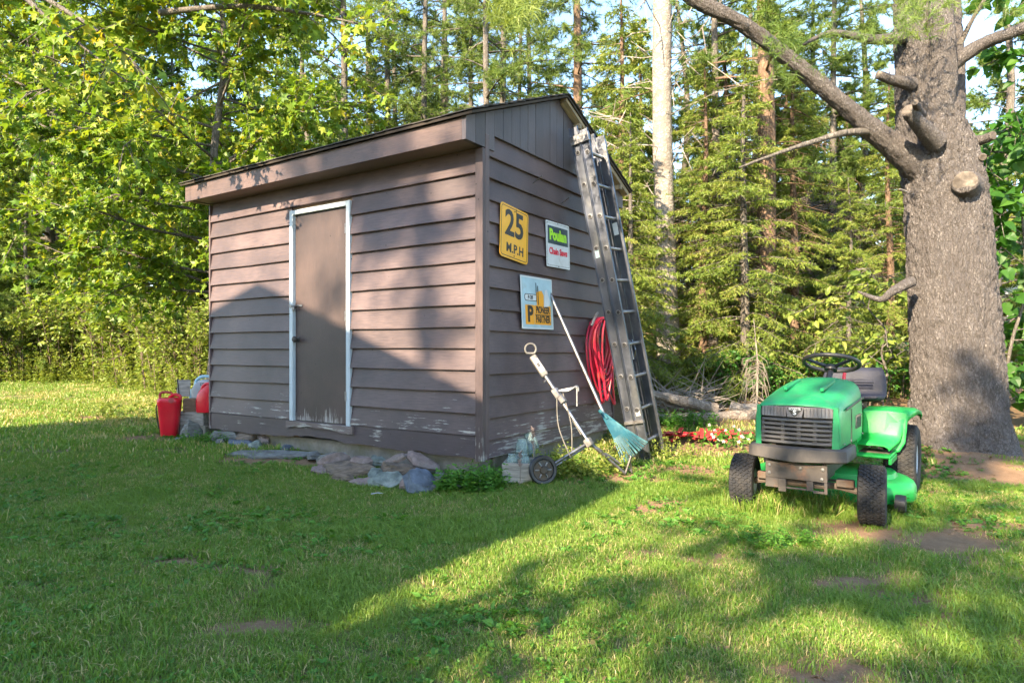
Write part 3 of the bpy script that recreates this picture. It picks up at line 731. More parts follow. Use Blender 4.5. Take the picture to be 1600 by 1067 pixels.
for i in range(19):
    u = (i - 9) / 9; a = u * 0.33 + random.uniform(-0.03, 0.03)
    b0 = Mh @ Vector((0.075 * u, 0.20, 0.003)); m_ = Mh @ Vector((0.075 * u + math.sin(a) * 0.14, 0.20 + math.cos(a) * 0.14, 0.004)); e_ = Mh @ Vector((0.075 * u + math.sin(a) * 0.23, 0.19 + math.cos(a) * 0.22, 0.0)); h_ = e_ + nr * -0.02 + hd * 0.006
    G().tube([b0, m_, e_, h_], [0.0055, 0.005, 0.004, 0.003], 5).build('tine', 'teal_plastic', rk)

# ------------------------------------------------------------------ golf trolley
tr = empty('golf_trolley'); tag(tr, 'old grey two section golf trolley propped beside the shed', 'golf trolley')
hubp = at(920, 691, 5.16); topp = at(829, 552, 5.42); wc = at(848, 728, 5.0); foot = at(977, 748, 5.22); foot.z = gz(foot.x, foot.y) + 0.02
wc.z = gz(wc.x, wc.y) + 0.112
ax = (hubp - topp).normalized()
G().tube([topp.lerp(hubp, 0.28), hubp], 0.0135, 10).build('shaft', 'aluminium', tr, smooth=True)
G().tube([topp.lerp(hubp, 0.27), topp.lerp(hubp, 0.62)], 0.017, 10).build('outer_shaft', 'dull_metal', tr, smooth=True)
gb = topp.lerp(hubp, 0.15); Mg = frame(ax, (0, -1, 0.2)).to_4x4(); Mg.translation = gb
gh = G(); gh.box((0, 0, 0), (0.062, 0.045, 0.21), 0.014, None, 3)
gho = gh.build('grip_housing', 'grey_plastic', tr, smooth=True)
for v in list(gho.data.vertices): v.co = Mg @ v.co
sc = G(); Ms = Mg.copy(); sc.prism(rounded(0.042, 0.13, 0.01), 0.004, Ms @ Matrix.Rotation(R(-90), 4, 'X') @ Matrix.Translation((0, 0, 0.0225))); sc.build('label_plate', 'white_plastic', gho)
sc = G(); sc.prism(rounded(0.024, 0.036, 0.004), 0.003, Ms @ Matrix.Rotation(R(-90), 4, 'X') @ Matrix.Translation((0, 0.005, 0.0268))); sc.build('button', 'black_plastic', gho)
lp = []
c_ = topp + ax * 0.0; side = Vector((1, 0.1, 0)).normalized(); up_ = Vector((0, 0, 1))
for i in range(17):
    a = 2 * math.pi * i / 16 - math.pi / 2; lp.append(c_ + side * (math.cos(a) * 0.046) + up_ * (max(math.sin(a), -0.75) * 0.046 + 0.035))
G().tube(lp, 0.009, 8).build('handle_loop', 'grey_plastic', tr, smooth=True)
cl = topp.lerp(hubp, 0.46)
cg = G(); cg.box(cl, (0.06, 0.05, 0.09), 0.008, frame(ax)); cg.box(cl + ax * 0.06 + Vector((0.01, -0.015, 0)), (0.045, 0.05, 0.07), 0.008, frame(ax))
cg.tube([topp.lerp(hubp, 0.30), topp.lerp(hubp, 0.30) + Vector((-0.03, -0.03, -0.025))], 0.009, 6); cg.build('clamp', 'dull_metal', tr)
cr = G(); e0 = cl + Vector((0.02, -0.02, 0.02)); e1 = e0 + Vector((0.14, -0.03, 0.03)); cr.tube([e0, e1], 0.011, 8)
cr.tube(smooth_path([e0 + Vector((0, 0, 0.0)), e0 + Vector((0.07, -0.04, 0.005)), e1 + Vector((0, 0, 0.01)), e1 + Vector((0.012, 0, -0.03))], 5), 0.009, 7)
cr.tube([e1, e1 + Vector((0.0, -0.01, -0.15))], 0.007, 6); cr.build('bag_cradle', 'dull_metal', tr, smooth=True)
for k, (o0, o1, mid) in enumerate(((cl + Vector((0.0, -0.02, -0.03)), hubp + Vector((-0.15, -0.10, -0.11)), -0.04), (cl + Vector((0.05, -0.02, 0.0)), hubp + Vector((-0.14, -0.06, -0.10)), 0.03), (cl + Vector((0.07, -0.02, -0.12)), hubp + Vector((-0.06, 0.0, 0.06)), 0.0))):
    m_ = o0.lerp(o1, 0.5) + Vector((mid, 0, 0)); G().tube(smooth_path([o0, m_, o1], 6), 0.005, 5).build('strap', 'strap_web', tr)
G().box(hubp, (0.07, 0.055, 0.07), 0.012, frame(ax), 2).build('hub_joint', 'grey_plastic', tr, smooth=True)
arm = G(); wd = (wc - hubp).normalized(); arm.tube([hubp, hubp.lerp(wc, 0.5), wc + Vector((0.02, 0.02, 0.0))], 0.012, 8); arm.tube([hubp + Vector((0.0, 0.02, -0.025)), wc + Vector((0.03, 0.03, -0.02))], 0.009, 8); arm.build('wheel_arm', 'dull_metal', tr, smooth=True)
leg = G(); leg.tube([hubp, foot], 0.012, 8); leg.tube([hubp + Vector((0.01, 0.03, -0.01)), foot + Vector((0.06, 0.04, 0.01))], 0.010, 8)
leg.tube([foot + Vector((0.0, 0, 0.0)), foot + Vector((0.045, 0.0, 0.14))], 0.009, 6); leg.tube([foot + Vector((0.06, 0.04, 0)), foot + Vector((0.03, 0.0, 0.15))], 0.008, 6); leg.build('lower_leg', 'dull_metal', tr, smooth=True)
Wm = frame(Vector((0.28, -0.95, 0.10))).to_4x4(); Wm.translation = wc
wl = G(); wl.lathe([(0.085, -0.022), (0.104, -0.024), (0.112, -0.012), (0.113, 0.012), (0.104, 0.024), (0.085, 0.022), (0.082, 0.0), (0.085, -0.022)], 32, Wm)
wheel = wl.build('wheel', 'black_plastic', tr, smooth=True)
rm = G(); rm.lathe([(0.084, 0.006), (0.078, 0.016), (0.06, 0.012), (0.03, 0.02), (0.026, 0.03), (0.0, 0.031)], 32, Wm)
rm.build('rim', 'dark_metal', wheel, smooth=True)
for k in range(6):
    a = 2 * math.pi * k / 6; q = G(); q.box((math.cos(a) * 0.05, math.sin(a) * 0.05, 0.018), (0.034, 0.012, 0.01), 0.003, Matrix.Rotation(a, 3, 'Z'))
    qo = q.build('spoke', 'dull_metal', wheel); qo.matrix_local = Wm

# ------------------------------------------------------------------ crate with glass jars
t = NT('jar_glass'); b = t.bsdf((0.75, 0.9, 0.86), 0.06, 0, None, 0.5); b.inputs['Transmission Weight'].default_value = 0.85; b.inputs['IOR'].default_value = 1.2
crp = SH(0.22, 0.22, 0)
crz = gz(crp.x, crp.y)
cro = empty('wooden_crate', (crp.x, crp.y, crz - 0.01), SHED_RZ + R(25)); tag(cro, 'low grey wooden crate holding glass jars beside trolley wheel', 'crate')
for nm, lo, hi in (('front_board', (-0.11, -0.155, 0), (0.11, -0.14, 0.155)), ('back_board', (-0.11, 0.14, 0), (0.11, 0.155, 0.155)), ('end_board', (-0.12, -0.155, 0), (-0.1055, 0.155, 0.15)), ('end_board', (0.1055, -0.155, 0), (0.12, 0.155, 0.15)), ('bottom_board', (-0.105, -0.139, 0), (0.105, 0.139, 0.012))):
    G().span(lo, hi, 0.002).build(nm, 'grey_wood', cro)
def jar_mesh():
    g = G(); g.lathe([(0.0, 0.0), (0.036, 0.0), (0.042, 0.008), (0.042, 0.09), (0.036, 0.104), (0.031, 0.108), (0.031, 0.125), (0.033, 0.126), (0.028, 0.127), (0.028, 0.108), (0.038, 0.09), (0.038, 0.01), (0.0, 0.006)], 18)
    return g.mesh('jar', True)
JM = jar_mesh(); JM.materials.append(M['jar_glass'])
jl = ['glass jar at the front left of the wooden crate', 'glass jar at the front right of the wooden crate', 'glass jar at the back of the wooden crate', 'glass jar standing behind the crate nearest the wall', 'glass jar lying on its side behind trolley shaft', 'glass jar furthest right behind the trolley strap']
jp = [(-0.05, -0.08, 0.075, 0), (0.05, -0.07, 0.075, 0), (0.0, 0.06, 0.08, 0)]
for i in range(6):
    o = bpy.data.objects.new('glass_jar', JM); COL.objects.link(o)
    tag(o, jl[i], 'jar', 'jars beside the shed')
    if i < 3:
        p = cro.matrix_basis @ Vector(jp[i][:3]); o.location = p; o.rotation_euler = (R(4), R(-3 * i), 0); o.scale = (1.1,) * 3
    else:
        p = SH(0.24 - 0.03 * i % 2, 0.36 + 0.15 * (i - 3), 0); o.location = (p.x, p.y, gz(p.x, p.y) + (0.12 if i == 3 else 0.13)); o.rotation_euler = (R(70 if i == 4 else 12), R(20), R(40 * i)); o.scale = (1.25,) * 3

# ------------------------------------------------------------------ riding mower
# local frame: x to the mower's left (picture right), y backwards, z up; origin on the ground under the front axle
PH = R(36.5)
FA = Vector((1.911, 4.236, 0))
mow = empty('riding_mower', (FA.x, FA.y, 0.012), -PH); tag(mow, 'green riding lawn mower with black steering wheel and grey grille', 'lawn mower')
t = NT('mower_green'); co = t.co(); n1 = t.noise(co, 3.5, 5); n2 = t.noise(co, 40, 5, 0.7)
c = t.mix(n1, (0.01, 0.29, 0.05), (0.022, 0.41, 0.075)); c = t.mix(t.ramp(n2, [(0.6, 0.0), (0.82, 0.35)]), c, (0.22, 0.30, 0.18)); c = t.mix(t.ramp(t.noise(t.co(), 8, 6, 0.7), [(0.55, 0.0), (0.75, 0.5)]), c, (0.09, 0.20, 0.07))
b = t.bsdf(c, t.ramp(n2, [(0.3, 0.38), (0.8, 0.55)]), 0, t.bump(n1, 0.03, 0.01), 0.5); 
t = NT('mower_hood_green'); co = t.co(); n1 = t.noise(co, 3.5, 5); n2 = t.noise(co, 40, 5, 0.7)
c = t.mix(n1, (0.008, 0.215, 0.075), (0.018, 0.31, 0.105)); c = t.mix(t.ramp(n2, [(0.55, 0.0), (0.8, 0.4)]), c, (0.2, 0.30, 0.22)); c = t.mix(t.ramp(t.noise(t.co((1, 1, 0.3)), 9, 6, 0.7), [(0.52, 0.0), (0.75, 0.45)]), c, (0.10, 0.20, 0.13))
b = t.bsdf(c, t.ramp(n2, [(0.3, 0.35), (0.8, 0.5)]), 0, None, 0.5)
plain('grille_grey', (0.085, 0.082, 0.085), 0.5, var=0.2, scale=10, bump=0.1, dirt=(0.14, 0.125, 0.115), dirt_amt=0.45)
plain('bumper_grey', (0.036, 0.033, 0.034), 0.65, var=0.3, scale=6, bump=0.15, stretch=(1, 1, 0.4), dirt=(0.095, 0.08, 0.07), dirt_amt=0.5)
plain('plate_metal', (0.075, 0.064, 0.058), 0.75, 0.3, var=0.3, scale=9, bump=0.3, dirt=(0.20, 0.10, 0.06), dirt_amt=0.25)
plain('lens_grey', (0.17, 0.16, 0.165), 0.25, var=0.25, scale=14, bump=0.05, stretch=(3, 1, 0.5), dirt=(0.2, 0.16, 0.15), dirt_amt=0.4)
plain('seat_vinyl', (0.024, 0.026, 0.040), 0.6, var=0.25, scale=10, bump=0.1, spec=0.25)
t = NT('tyre'); co = t.co(); d = t.noise(co, 9, 5, 0.65)
t.bsdf(t.mix(t.ramp(d, [(0.4, 0.0), (0.75, 0.75)]), (0.018, 0.019, 0.023), (0.075, 0.066, 0.056)), 0.8, 0, t.bump(t.noise(co, 60, 3), 0.3, 0.004), 0.3)

# hood: rings from the nose to the dash
def hood_ring(y, hw, zb, zt, crown, sh):
    """Open section: left foot, up the flank, over the top, down the other flank."""
    L = [(-hw, zb), (-hw - 0.003, zb + (zt - zb) * 0.35), (-hw, zb + (zt - zb) * 0.62), (-hw + sh * 0.12, zt - sh * 0.62), (-hw + sh * 0.42, zt - sh * 0.2), (-hw + sh, zt), (-hw * 0.35, zt + crown * 0.8)]
    pts = L + [(0, zt + crown)] + [(-x, z) for x, z in L[::-1]]
    return [(x, y, z) for x, z in pts]
HR = [(-0.250, 0.243, 0.475, 0.722, 0.006, 0.05), (-0.235, 0.250, 0.475, 0.742, 0.008, 0.07), (-0.18, 0.254, 0.475, 0.766, 0.010, 0.085), (-0.02, 0.256, 0.475, 0.800, 0.014, 0.095), (0.20, 0.256, 0.47, 0.835, 0.016, 0.10), (0.44, 0.256, 0.47, 0.862, 0.016, 0.10), (0.56, 0.250, 0.48, 0.868, 0.014, 0.10), (0.60, 0.235, 0.50, 0.858, 0.010, 0.10)]
g = G(); g.loft([hood_ring(*r) for r in HR], closed=False, caps=False)
hood = g.build('hood', 'mower_hood_green', mow, smooth=True, angle=60)
sd_ = hood.modifiers.new('s', 'SOLIDIFY'); sd_.thickness = 0.006; sd_.offset = -1
hb = hood.modifiers.new('b', 'SUBSURF'); hb.levels = 1; hb.render_levels = 2
for k in range(2):
    s = -1 if k else 1
    G().loft([[(s * 0.2585, -0.10, 0.695), (s * 0.2605, -0.10, 0.70), (s * 0.2605, -0.10, 0.707), (s * 0.2585, -0.10, 0.712)], [(s * 0.259, 0.54, 0.735), (s * 0.261, 0.54, 0.74), (s * 0.261, 0.54, 0.748), (s * 0.259, 0.54, 0.752)]]).build('trim_strip', 'black_plastic', hood)
for x in (-0.11, 0.11):
    G().span((x - 0.012, 0.02, 0.810), (x + 0.012, 0.42, 0.834), 0.006).build('hood_rib', 'mower_hood_green', hood).rotation_euler = (R(6.0), 0, 0)
# hood seam, side louvres, screws
for s in (-1, 1):
    G().loft([[(s * 0.2565, 0.075, 0.48), (s * 0.2615, 0.075, 0.48), (s * 0.2615, 0.081, 0.48), (s * 0.2565, 0.081, 0.48)], [(s * 0.2565, 0.075, 0.70), (s * 0.2615, 0.075, 0.70), (s * 0.2615, 0.081, 0.70), (s * 0.2565, 0.081, 0.70)]]).build('panel_gap', 'black_plastic', hood)
    for k in range(5):
        G().box((s * 0.2605, 0.24 + 0.045 * k, 0.60), (0.006, 0.018, 0.09), 0.002, Matrix.Rotation(R(-12), 3, 'X')).build('louvre', 'black_plastic', hood)
    for yy, zz in ((-0.17, 0.50), (0.05, 0.50), (0.5, 0.50), (0.5, 0.70)):
        Mx = Matrix.Translation((s * 0.2595, yy, zz)) @ frame((s, 0, 0)).to_4x4(); G().lathe([(0.008, 0), (0.007, 0.003), (0, 0.004)], 10, Mx).build('screw', 'dull_metal', hood)
# corner pillars of the nose
for s in (-1, 1):
    G().loft([[(s * 0.205, -0.262, 0.47), (s * 0.243, -0.249, 0.47), (s * 0.246, -0.22, 0.47), (s * 0.215, -0.22, 0.47)], [(s * 0.212, -0.254, 0.725), (s * 0.236, -0.246, 0.725), (s * 0.238, -0.22, 0.725), (s * 0.21, -0.22, 0.725)]]).build('nose_pillar', 'mower_hood_green', hood)
# grille
def bow(x, hw, y0, d): return y0 + d * (x / hw) ** 2
def bar(z0, z1, hw, y0, d, th, n=14):
    rings = []
    for i in range(n + 1):
        x = -hw + 2 * hw * i / n; y = bow(x, hw, y0, d)
        rings.append([(x, y, z0 + 0.003), (x, y + 0.004, z0), (x, y + th, z0), (x, y + th, z1), (x, y + 0.004, z1), (x, y, z1 - 0.003)])
    return G().loft(rings)
grille = bar(0.480, 0.722, 0.204, -0.236, 0.018, 0.02).build('grille', 'black_plastic', mow)
for k in range(6):
    z = 0.492 + 0.0275 * k; bar(z, z + 0.0165, 0.211 - 0.0012 * k, -0.283, 0.030, 0.044).build('slat', 'grille_grey', grille, smooth=True, angle=50)
for x in (-0.20, -0.075, 0.02, 0.11, 0.2):
    yb_ = bow(x, 0.21, -0.274, 0.030); g = G()
    for k in range(5): z = 0.4925 + 0.0275 * k + 0.0165; g.box((x, yb_ + 0.012, z + 0.0055), (0.022, 0.024, 0.0118), 0.002)
    g.build('slat_spacer', 'grille_grey', grille)
for s in (-1, 1):
    rings = []
    for i in range(9):
        x = s * (0.052 + (0.208 - 0.052) * i / 8); y = bow(x, 0.21, -0.281, 0.034)
        rings.append([(x, y, 0.660), (x, y + 0.03, 0.660), (x, y + 0.03, 0.722), (x, y + 0.006, 0.720)])
    if s < 0: rings = rings[::-1]
    hl = G().loft(rings).build('headlight', 'lens_grey', mow)
    for k in range(7):
        x = s * (0.068 + 0.02 * k); yb_ = bow(x, 0.21, -0.283, 0.034); G().span((x - 0.0015, yb_, 0.664), (x + 0.0015, yb_ + 0.006, 0.717)).build('lens_rib', 'grille_grey', hl)
bdg = empty('badge'); bdg.parent = mow; bdg.matrix_local = Matrix.Translation((0, -0.2815, 0.690)) @ Matrix.Rotation(R(84), 4, 'X')
G().prism([(-0.053, 0.034), (-0.042, -0.031), (0.042, -0.031), (0.053, 0.034)], 0.004).build('badge_plate', 'lens_grey', bdg)
G().prism([(-0.044, 0.028), (-0.040, 0.012), (-0.006, -0.026), (0.006, -0.026), (0.040, 0.012), (0.044, 0.028)], 0.002, None, 0.0042).build('badge_shield', 'ink_black', bdg)
put(link('badge_lettering', text_mesh('SCOTTS', 0.019, 0.0006), 'sign_white', bdg), 0, 0.0185, 0.0068)
put(link('badge_lettering', text_mesh('S', 0.038, 0.001, sx=1.2), 'sign_white', bdg), 0, -0.004, 0.0068)
# bumper
rings = []
for i in range(25):
    u = -1 + 2 * i / 24
    if abs(u) < 0.72: x = u / 0.72 * 0.235; y = -0.315 + 0.035 * (x / 0.235) ** 2
    else:
        q = (abs(u) - 0.72) / 0.28; a = q * math.pi / 2
        x = math.copysign(0.235 + 0.06 * math.sin(min(a * 1.6, math.pi / 2)), u); y = -0.280 + 0.055 * (1 - math.cos(min(a * 1.6, math.pi / 2))) + max(0, q - 0.55) * 0.55
    zt = 0.478; zb = 0.378 + 0.018 * abs(u)
    nx_, ny_ = (x / 0.30) * 0.4, -1
    rings.append([(x, y, zb + 0.01), (x * 0.97, y + 0.02, zb), (x * 0.86, y + 0.06, zb + 0.006), (x * 0.84, y + 0.07, zt - 0.004), (x * 0.95, y + 0.022, zt), (x * 0.99, y + 0.004, zt - 0.012)])
G().loft(rings).build('bumper', 'bumper_grey', mow, smooth=True, angle=45)
# frame plate under the bumper
fp = G(); fp.span((-0.18, -0.262, 0.27), (0.18, -0.25, 0.372), 0.003)
for lo, hi in (((-0.18, -0.262, 0.21), (-0.10, -0.25, 0.2695)), ((-0.055, -0.262, 0.21), (0.062, -0.25, 0.222)), ((0.062, -0.262, 0.21), (0.10, -0.25, 0.2695)), ((0.162, -0.262, 0.20), (0.18, -0.25, 0.2695)), ((0.1005, -0.262, 0.20), (0.1615, -0.25, 0.215)), ((-0.1, -0.268, 0.19), (-0.055, -0.256, 0.2695))): fp.span(lo, hi, 0.002)
fp.build('frame_plate', 'plate_metal', mow)
for x, z in ((-0.155, 0.35), (0.155, 0.35), (-0.155, 0.30), (0.15, 0.29), (0.03, 0.345)):
    Mx = Matrix.Translation((x, -0.262, z)) @ frame((0, -1, 0)).to_4x4(); G().lathe([(0.011, 0), (0.010, 0.006), (0, 0.007)], 6, Mx).build('bolt', 'dull_metal', mow)
G().tube([(-0.16, -0.19, 0.238), (0.16, -0.19, 0.238)], 0.022, 8).build('pivot_tube', 'rusty_metal', mow)
ch = G(); ch.span((-0.17, -0.24, 0.30), (-0.15, 1.45, 0.40)); ch.span((0.15, -0.24, 0.30), (0.17, 1.45, 0.40)); ch.span((-0.149, 0.4, 0.31), (0.149, 0.46, 0.39)); ch.span((-0.149, 1.1, 0.31), (0.149, 1.3, 0.42))
ch.build('chassis', 'dark_metal', mow)
en = G(); en.span((-0.145, -0.17, 0.42), (0.145, 0.28, 0.66), 0.02); en.lathe([(0.09, 0.66), (0.09, 0.72), (0.05, 0.74)], 16); en.span((-0.14, -0.1, 0.24), (0.14, 0.2, 0.299), 0.01); en.build('engine', 'dark_metal', mow)
axl = G(); axl.tube([(-0.34, 0, 0.185), (-0.2, 0, 0.21), (0.2, 0, 0.21), (0.34, 0, 0.185)], 0.022, 8); axl.span((-0.06, -0.03, 0.19), (0.06, 0.03, 0.30), 0.004)
axl.span((0.19, -0.05, 0.215), (0.29, 0.0, 0.262), 0.004); axl.span((-0.29, -0.05, 0.215), (-0.19, 0.0, 0.262), 0.004)
axl.tube([(-0.28, 0.05, 0.235), (0.28, 0.05, 0.235)], 0.009, 6); axl.build('front_axle', 'rusty_metal', mow)

def wheel(x, y, r, w, rim_r, side, steer=0.0, n=40):
    W = Matrix.Translation((x, y, r)) @ Matrix.Rotation(steer, 4, 'Z') @ frame((side, 0, 0), (0, 0, 1)).to_4x4()
    h = w / 2; e = G()
    root = e.lathe([(rim_r, -h * 0.78), (rim_r + 0.02, -h * 0.95), (r * 0.86, -h), (r * 0.95, -h * 0.9), (r - 0.009, -h * 0.74), (r - 0.006, -h * 0.3), (r - 0.006, h * 0.3), (r - 0.009, h * 0.74), (r * 0.95, h * 0.9), (r * 0.86, h), (rim_r + 0.02, h * 0.95), (rim_r, h * 0.78)], n, W).build('tyre', 'tyre', mow, smooth=True)
    tg = G(); nl = int(2 * math.pi * r / 0.034)
    cols_ = np.linspace(-h * 0.72, h * 0.72, 7)
    for j in range(nl):
        for ci, zc in enumerate(cols_):
            a = 2 * math.pi * (j + 0.5 * (ci % 2)) / nl
            rr = r - 0.004 - 0.006 * (abs(zc) / h) ** 3
            B = W @ Matrix.Rotation(a, 4, 'Z') @ Matrix.Translation((rr, 0, zc))
            B = B @ Matrix.Rotation(R(28 if ci % 2 else -28), 4, 'X')
            tg.box((0, 0, 0), (0.011, 0.021, w * 0.118), 0.0, B) if False else tg.add([(B @ Vector(v))[:] for v in ((-0.006, -0.011, -w * 0.062), (-0.006, 0.011, -w * 0.062), (-0.006, 0.011, w * 0.062), (-0.006, -0.011, w * 0.062), (0.005, -0.008, -w * 0.056), (0.005, 0.008, -w * 0.056), (0.005, 0.008, w * 0.056), (0.005, -0.008, w * 0.056))], [[4, 5, 6, 7], [0, 1, 5, 4], [1, 2, 6, 5], [2, 3, 7, 6], [3, 0, 4, 7]])
    tr_ = tg.build('tread', 'tyre', root); tr_['kind'] = 'stuff'
    rm = G(); rm.lathe([(rim_r + 0.006, h * 0.80), (rim_r + 0.002, h * 0.86), (rim_r - 0.006, h * 0.80), (rim_r - 0.016, h * 0.35), (rim_r * 0.5, h * 0.2), (rim_r * 0.42, h * 0.35), (0.03, h * 0.4), (0.026, h * 0.62), (0.0, h * 0.64)], 32, W)
    rm.lathe([(rim_r + 0.006, -h * 0.80), (rim_r - 0.016, -h * 0.3), (0.0, -h * 0.2)], 32, W); rm.build('rim', 'white_plastic', root, smooth=True)
wheel(0.385, 0.0, 0.182, 0.155, 0.088, 1, R(6)); wheel(-0.385, 0.0, 0.182, 0.155, 0.088, -1, R(6))
wheel(0.43, 1.2, 0.255, 0.21, 0.115, 1); wheel(-0.43, 1.2, 0.255, 0.21, 0.115, -1)
# rear body: fenders, foot boards, tunnel
def fender(s):
    rings = []
    prof = [(0.66, 0.40), (0.86, 0.415), (0.90, 0.46), (0.935, 0.60), (0.965, 0.628), (1.25, 0.632), (1.52, 0.60), (1.55, 0.56)]
    for (y, z), (xi, xo, lip) in zip(prof, ((0.20, 0.40, 0.03), (0.20, 0.42, 0.035), (0.20, 0.445, 0.05), (0.20, 0.475, 0.06), (0.20, 0.50, 0.05), (0.20, 0.53, 0.04), (0.20, 0.53, 0.04), (0.20, 0.52, 0.04))):
        rings.append([(s * xi, y, z), (s * (xi + xo) / 2, y, z + 0.004), (s * (xo - 0.03), y, z), (s * (xo - 0.005), y, z - 0.012), (s * xo, y, z - lip)])
    g = G(); g.loft(rings if s < 0 else [r for r in rings], closed=False, caps=False)
    o = g.build('fender', 'mower_green', mow, smooth=True, angle=50); m = o.modifiers.new('s', 'SOLIDIFY'); m.thickness = 0.008; m.offset = 0
    # upright front of the fender, ahead of the wheel: a broad panel that narrows to a point low down
    q = G(); fr = [(0.20, 0.625, 0.925), (0.36, 0.632, 0.925), (0.49, 0.622, 0.94), (0.485, 0.50, 0.915), (0.475, 0.40, 0.905), (0.44, 0.335, 0.90), (0.405, 0.325, 0.895), (0.33, 0.37, 0.885), (0.20, 0.375, 0.88)]
    f_ = [(s * x, y, z) for x, z, y in fr]; bk = [(s * x * 0.99, y + 0.05, z) for x, z, y in fr]
    if s > 0: f_, bk = f_[::-1], bk[::-1]
    q.loft([f_, bk]); qo = q.build('fender_front', 'mower_green', mow); bv = qo.modifiers.new('b', 'BEVEL'); bv.width = 0.012; bv.segments = 3; bv.limit_method = 'ANGLE'
    f = G(); f.span((min(s * 0.18, s * 0.42), 0.58, 0.325), (max(s * 0.18, s * 0.42), 0.90, 0.343), 0.006); f.span((min(s * 0.405, s * 0.425), 0.58, 0.285), (max(s * 0.405, s * 0.425), 0.90, 0.326), 0.004)
    fo = f.build('foot_board', 'mower_green', mow)
    mt = G(); mt.span((min(s * 0.2, s * 0.40), 0.70, 0.3435), (max(s * 0.2, s * 0.40), 0.89, 0.350), 0.002); mt.build('mat', 'rusty_metal', fo)
fender(1); fender(-1)
G().loft([[(-0.21, 0.62, 0.33), (0.21, 0.62, 0.33), (0.20, 0.62, 0.70), (-0.20, 0.62, 0.70)], [(-0.21, 0.72, 0.33), (0.21, 0.72, 0.33), (0.17, 0.70, 0.60), (-0.17, 0.70, 0.60)], [(-0.21, 1.5, 0.34), (0.21, 1.5, 0.34), (0.2, 1.5, 0.59), (-0.2, 1.5, 0.59)]]).build('tunnel', 'mower_green', mow)
G().loft([[(-0.20, 0.585, 0.60), (0.20, 0.585, 0.60), (0.19, 0.60, 0.855), (-0.19, 0.60, 0.855)], [(-0.17, 0.70, 0.62), (0.17, 0.70, 0.62), (0.14, 0.66, 0.85), (-0.14, 0.66, 0.85)]]).build('dashboard', 'black_plastic', mow)
# steering wheel
SWM = Matrix.Translation((0.0, 0.84, 0.975)) @ Matrix.Rotation(R(-20), 4, 'X')
g = G(); g.tube([SWM @ Vector((0.19 * math.cos(2 * math.pi * i / 36), 0.19 * math.sin(2 * math.pi * i / 36), 0)) for i in range(37)], 0.0155, 10, caps=False)
for a in (210, 330, 90): g.tube([SWM @ Vector((0.02 * math.cos(R(a)), 0.02 * math.sin(R(a)), -0.035)), SWM @ Vector((0.185 * math.cos(R(a)), 0.185 * math.sin(R(a)), 0))], [0.016, 0.011], 8)
g.lathe([(0.045, -0.055), (0.048, -0.03), (0.035, -0.018), (0.0, -0.016)], 18, SWM)
sw = g.build('steering_wheel', 'black_plastic', mow, smooth=True)
G().tube([SWM @ Vector((0, 0, -0.05)), (0, 0.68, 0.78)], 0.022, 10).build('steering_column', 'black_plastic', mow, smooth=True)
G().tube([(0.12, 0.63, 0.86), (0.125, 0.64, 0.91)], 0.012, 8).build('throttle_knob', 'red_plastic', mow)
# seat
ST = Matrix.Translation((0.05, 1.30, 0.0))
rings = []
for i in range(13):
    q = i / 12
    if q < 0.5: y = -0.20 + q * 2 * 0.36; z = 0.70 + 0.012 * math.cos(q * 6); nx_, nz_ = 0, 1; hw = 0.225 + 0.03 * q
    else: p = (q - 0.5) * 2; y = 0.16 + 0.06 * p; z = 0.705 + p * 0.225; hw = 0.245 * (1 - 0.16 * p ** 3)
    th = 0.07 if 0 < i < 12 else 0.03
    tdir = Vector((0, 1, 0)) if q < 0.42 else (Vector((0, 0.6, 0.6)).normalized() if q < 0.58 else Vector((0, 0.25, 0.97)))
    nn_ = Vector((0, -tdir.z, tdir.y)); ring = []
    for k in range(16):
        a = 2 * math.pi * k / 16; cx = math.copysign(abs(math.cos(a)) ** 0.55, math.cos(a)); cz = math.copysign(abs(math.sin(a)) ** 0.7, math.sin(a))
        v = Vector((0, y, z)) + Vector((1, 0, 0)) * cx * hw + nn_ * (cz * th / 2 - (0.018 * (1 - cx * cx) if cz > 0 else 0)); ring.append((ST @ v)[:])
    rings.append(ring)
seat = G().loft(rings).build('seat', 'seat_vinyl', mow, smooth=True, angle=80)
for k in range(4):
    z = 0.775 + 0.018 * k; g = G(); g.tube([(ST @ Vector((x, 0.127 + 0.016 * k + 0.25 * x * x * 0.3, z)))[:] for x in np.linspace(-0.15, 0.15, 9)], 0.0045, 6); g.build('stitch_ridge', 'seat_vinyl', seat)
G().span((-0.08, 1.22, 0.60), (0.16, 1.42, 0.672), 0.01).build('seat_bracket', 'dark_metal', mow)
# cutting deck
dk = G(); prof = []
outl = [(0.56, 0.72), (0.55, 0.55), (0.46, 0.40), (0.30, 0.33), (0.0, 0.30), (-0.30, 0.33), (-0.46, 0.42), (-0.53, 0.6), (-0.52, 0.82), (-0.42, 0.98), (-0.1, 1.02), (0.1, 1.02), (0.34, 0.99), (0.50, 0.90)]
def dring(f, z): 
    cx, cy = 0.01, 0.66; return [(cx + (x - cx) * f, cy + (y - cy) * f, z) for x, y in outl]
dk.loft([dring(1.0, 0.055), dring(1.01, 0.06), dring(1.0, 0.14), dring(0.965, 0.175), dring(0.88, 0.19), dring(0.80, 0.195), dring(0.78, 0.225)])
deck = dk.build('cutting_deck', 'mower_green', mow, smooth=True, angle=50)
G().box((0.40, 0.62, 0.20), (0.075, 0.055, 0.008), 0.002).build('rust_plate', 'rusty_metal', deck)
gw = G(); gw.lathe([(0.03, -0.03), (0.055, -0.03), (0.058, 0.0), (0.055, 0.03), (0.03, 0.03)], 18, Matrix.Translation((0.50, 0.36, 0.075)) @ frame((1, 0, 0)).to_4x4()); gw.build('gauge_wheel', 'black_plastic', deck, smooth=True)

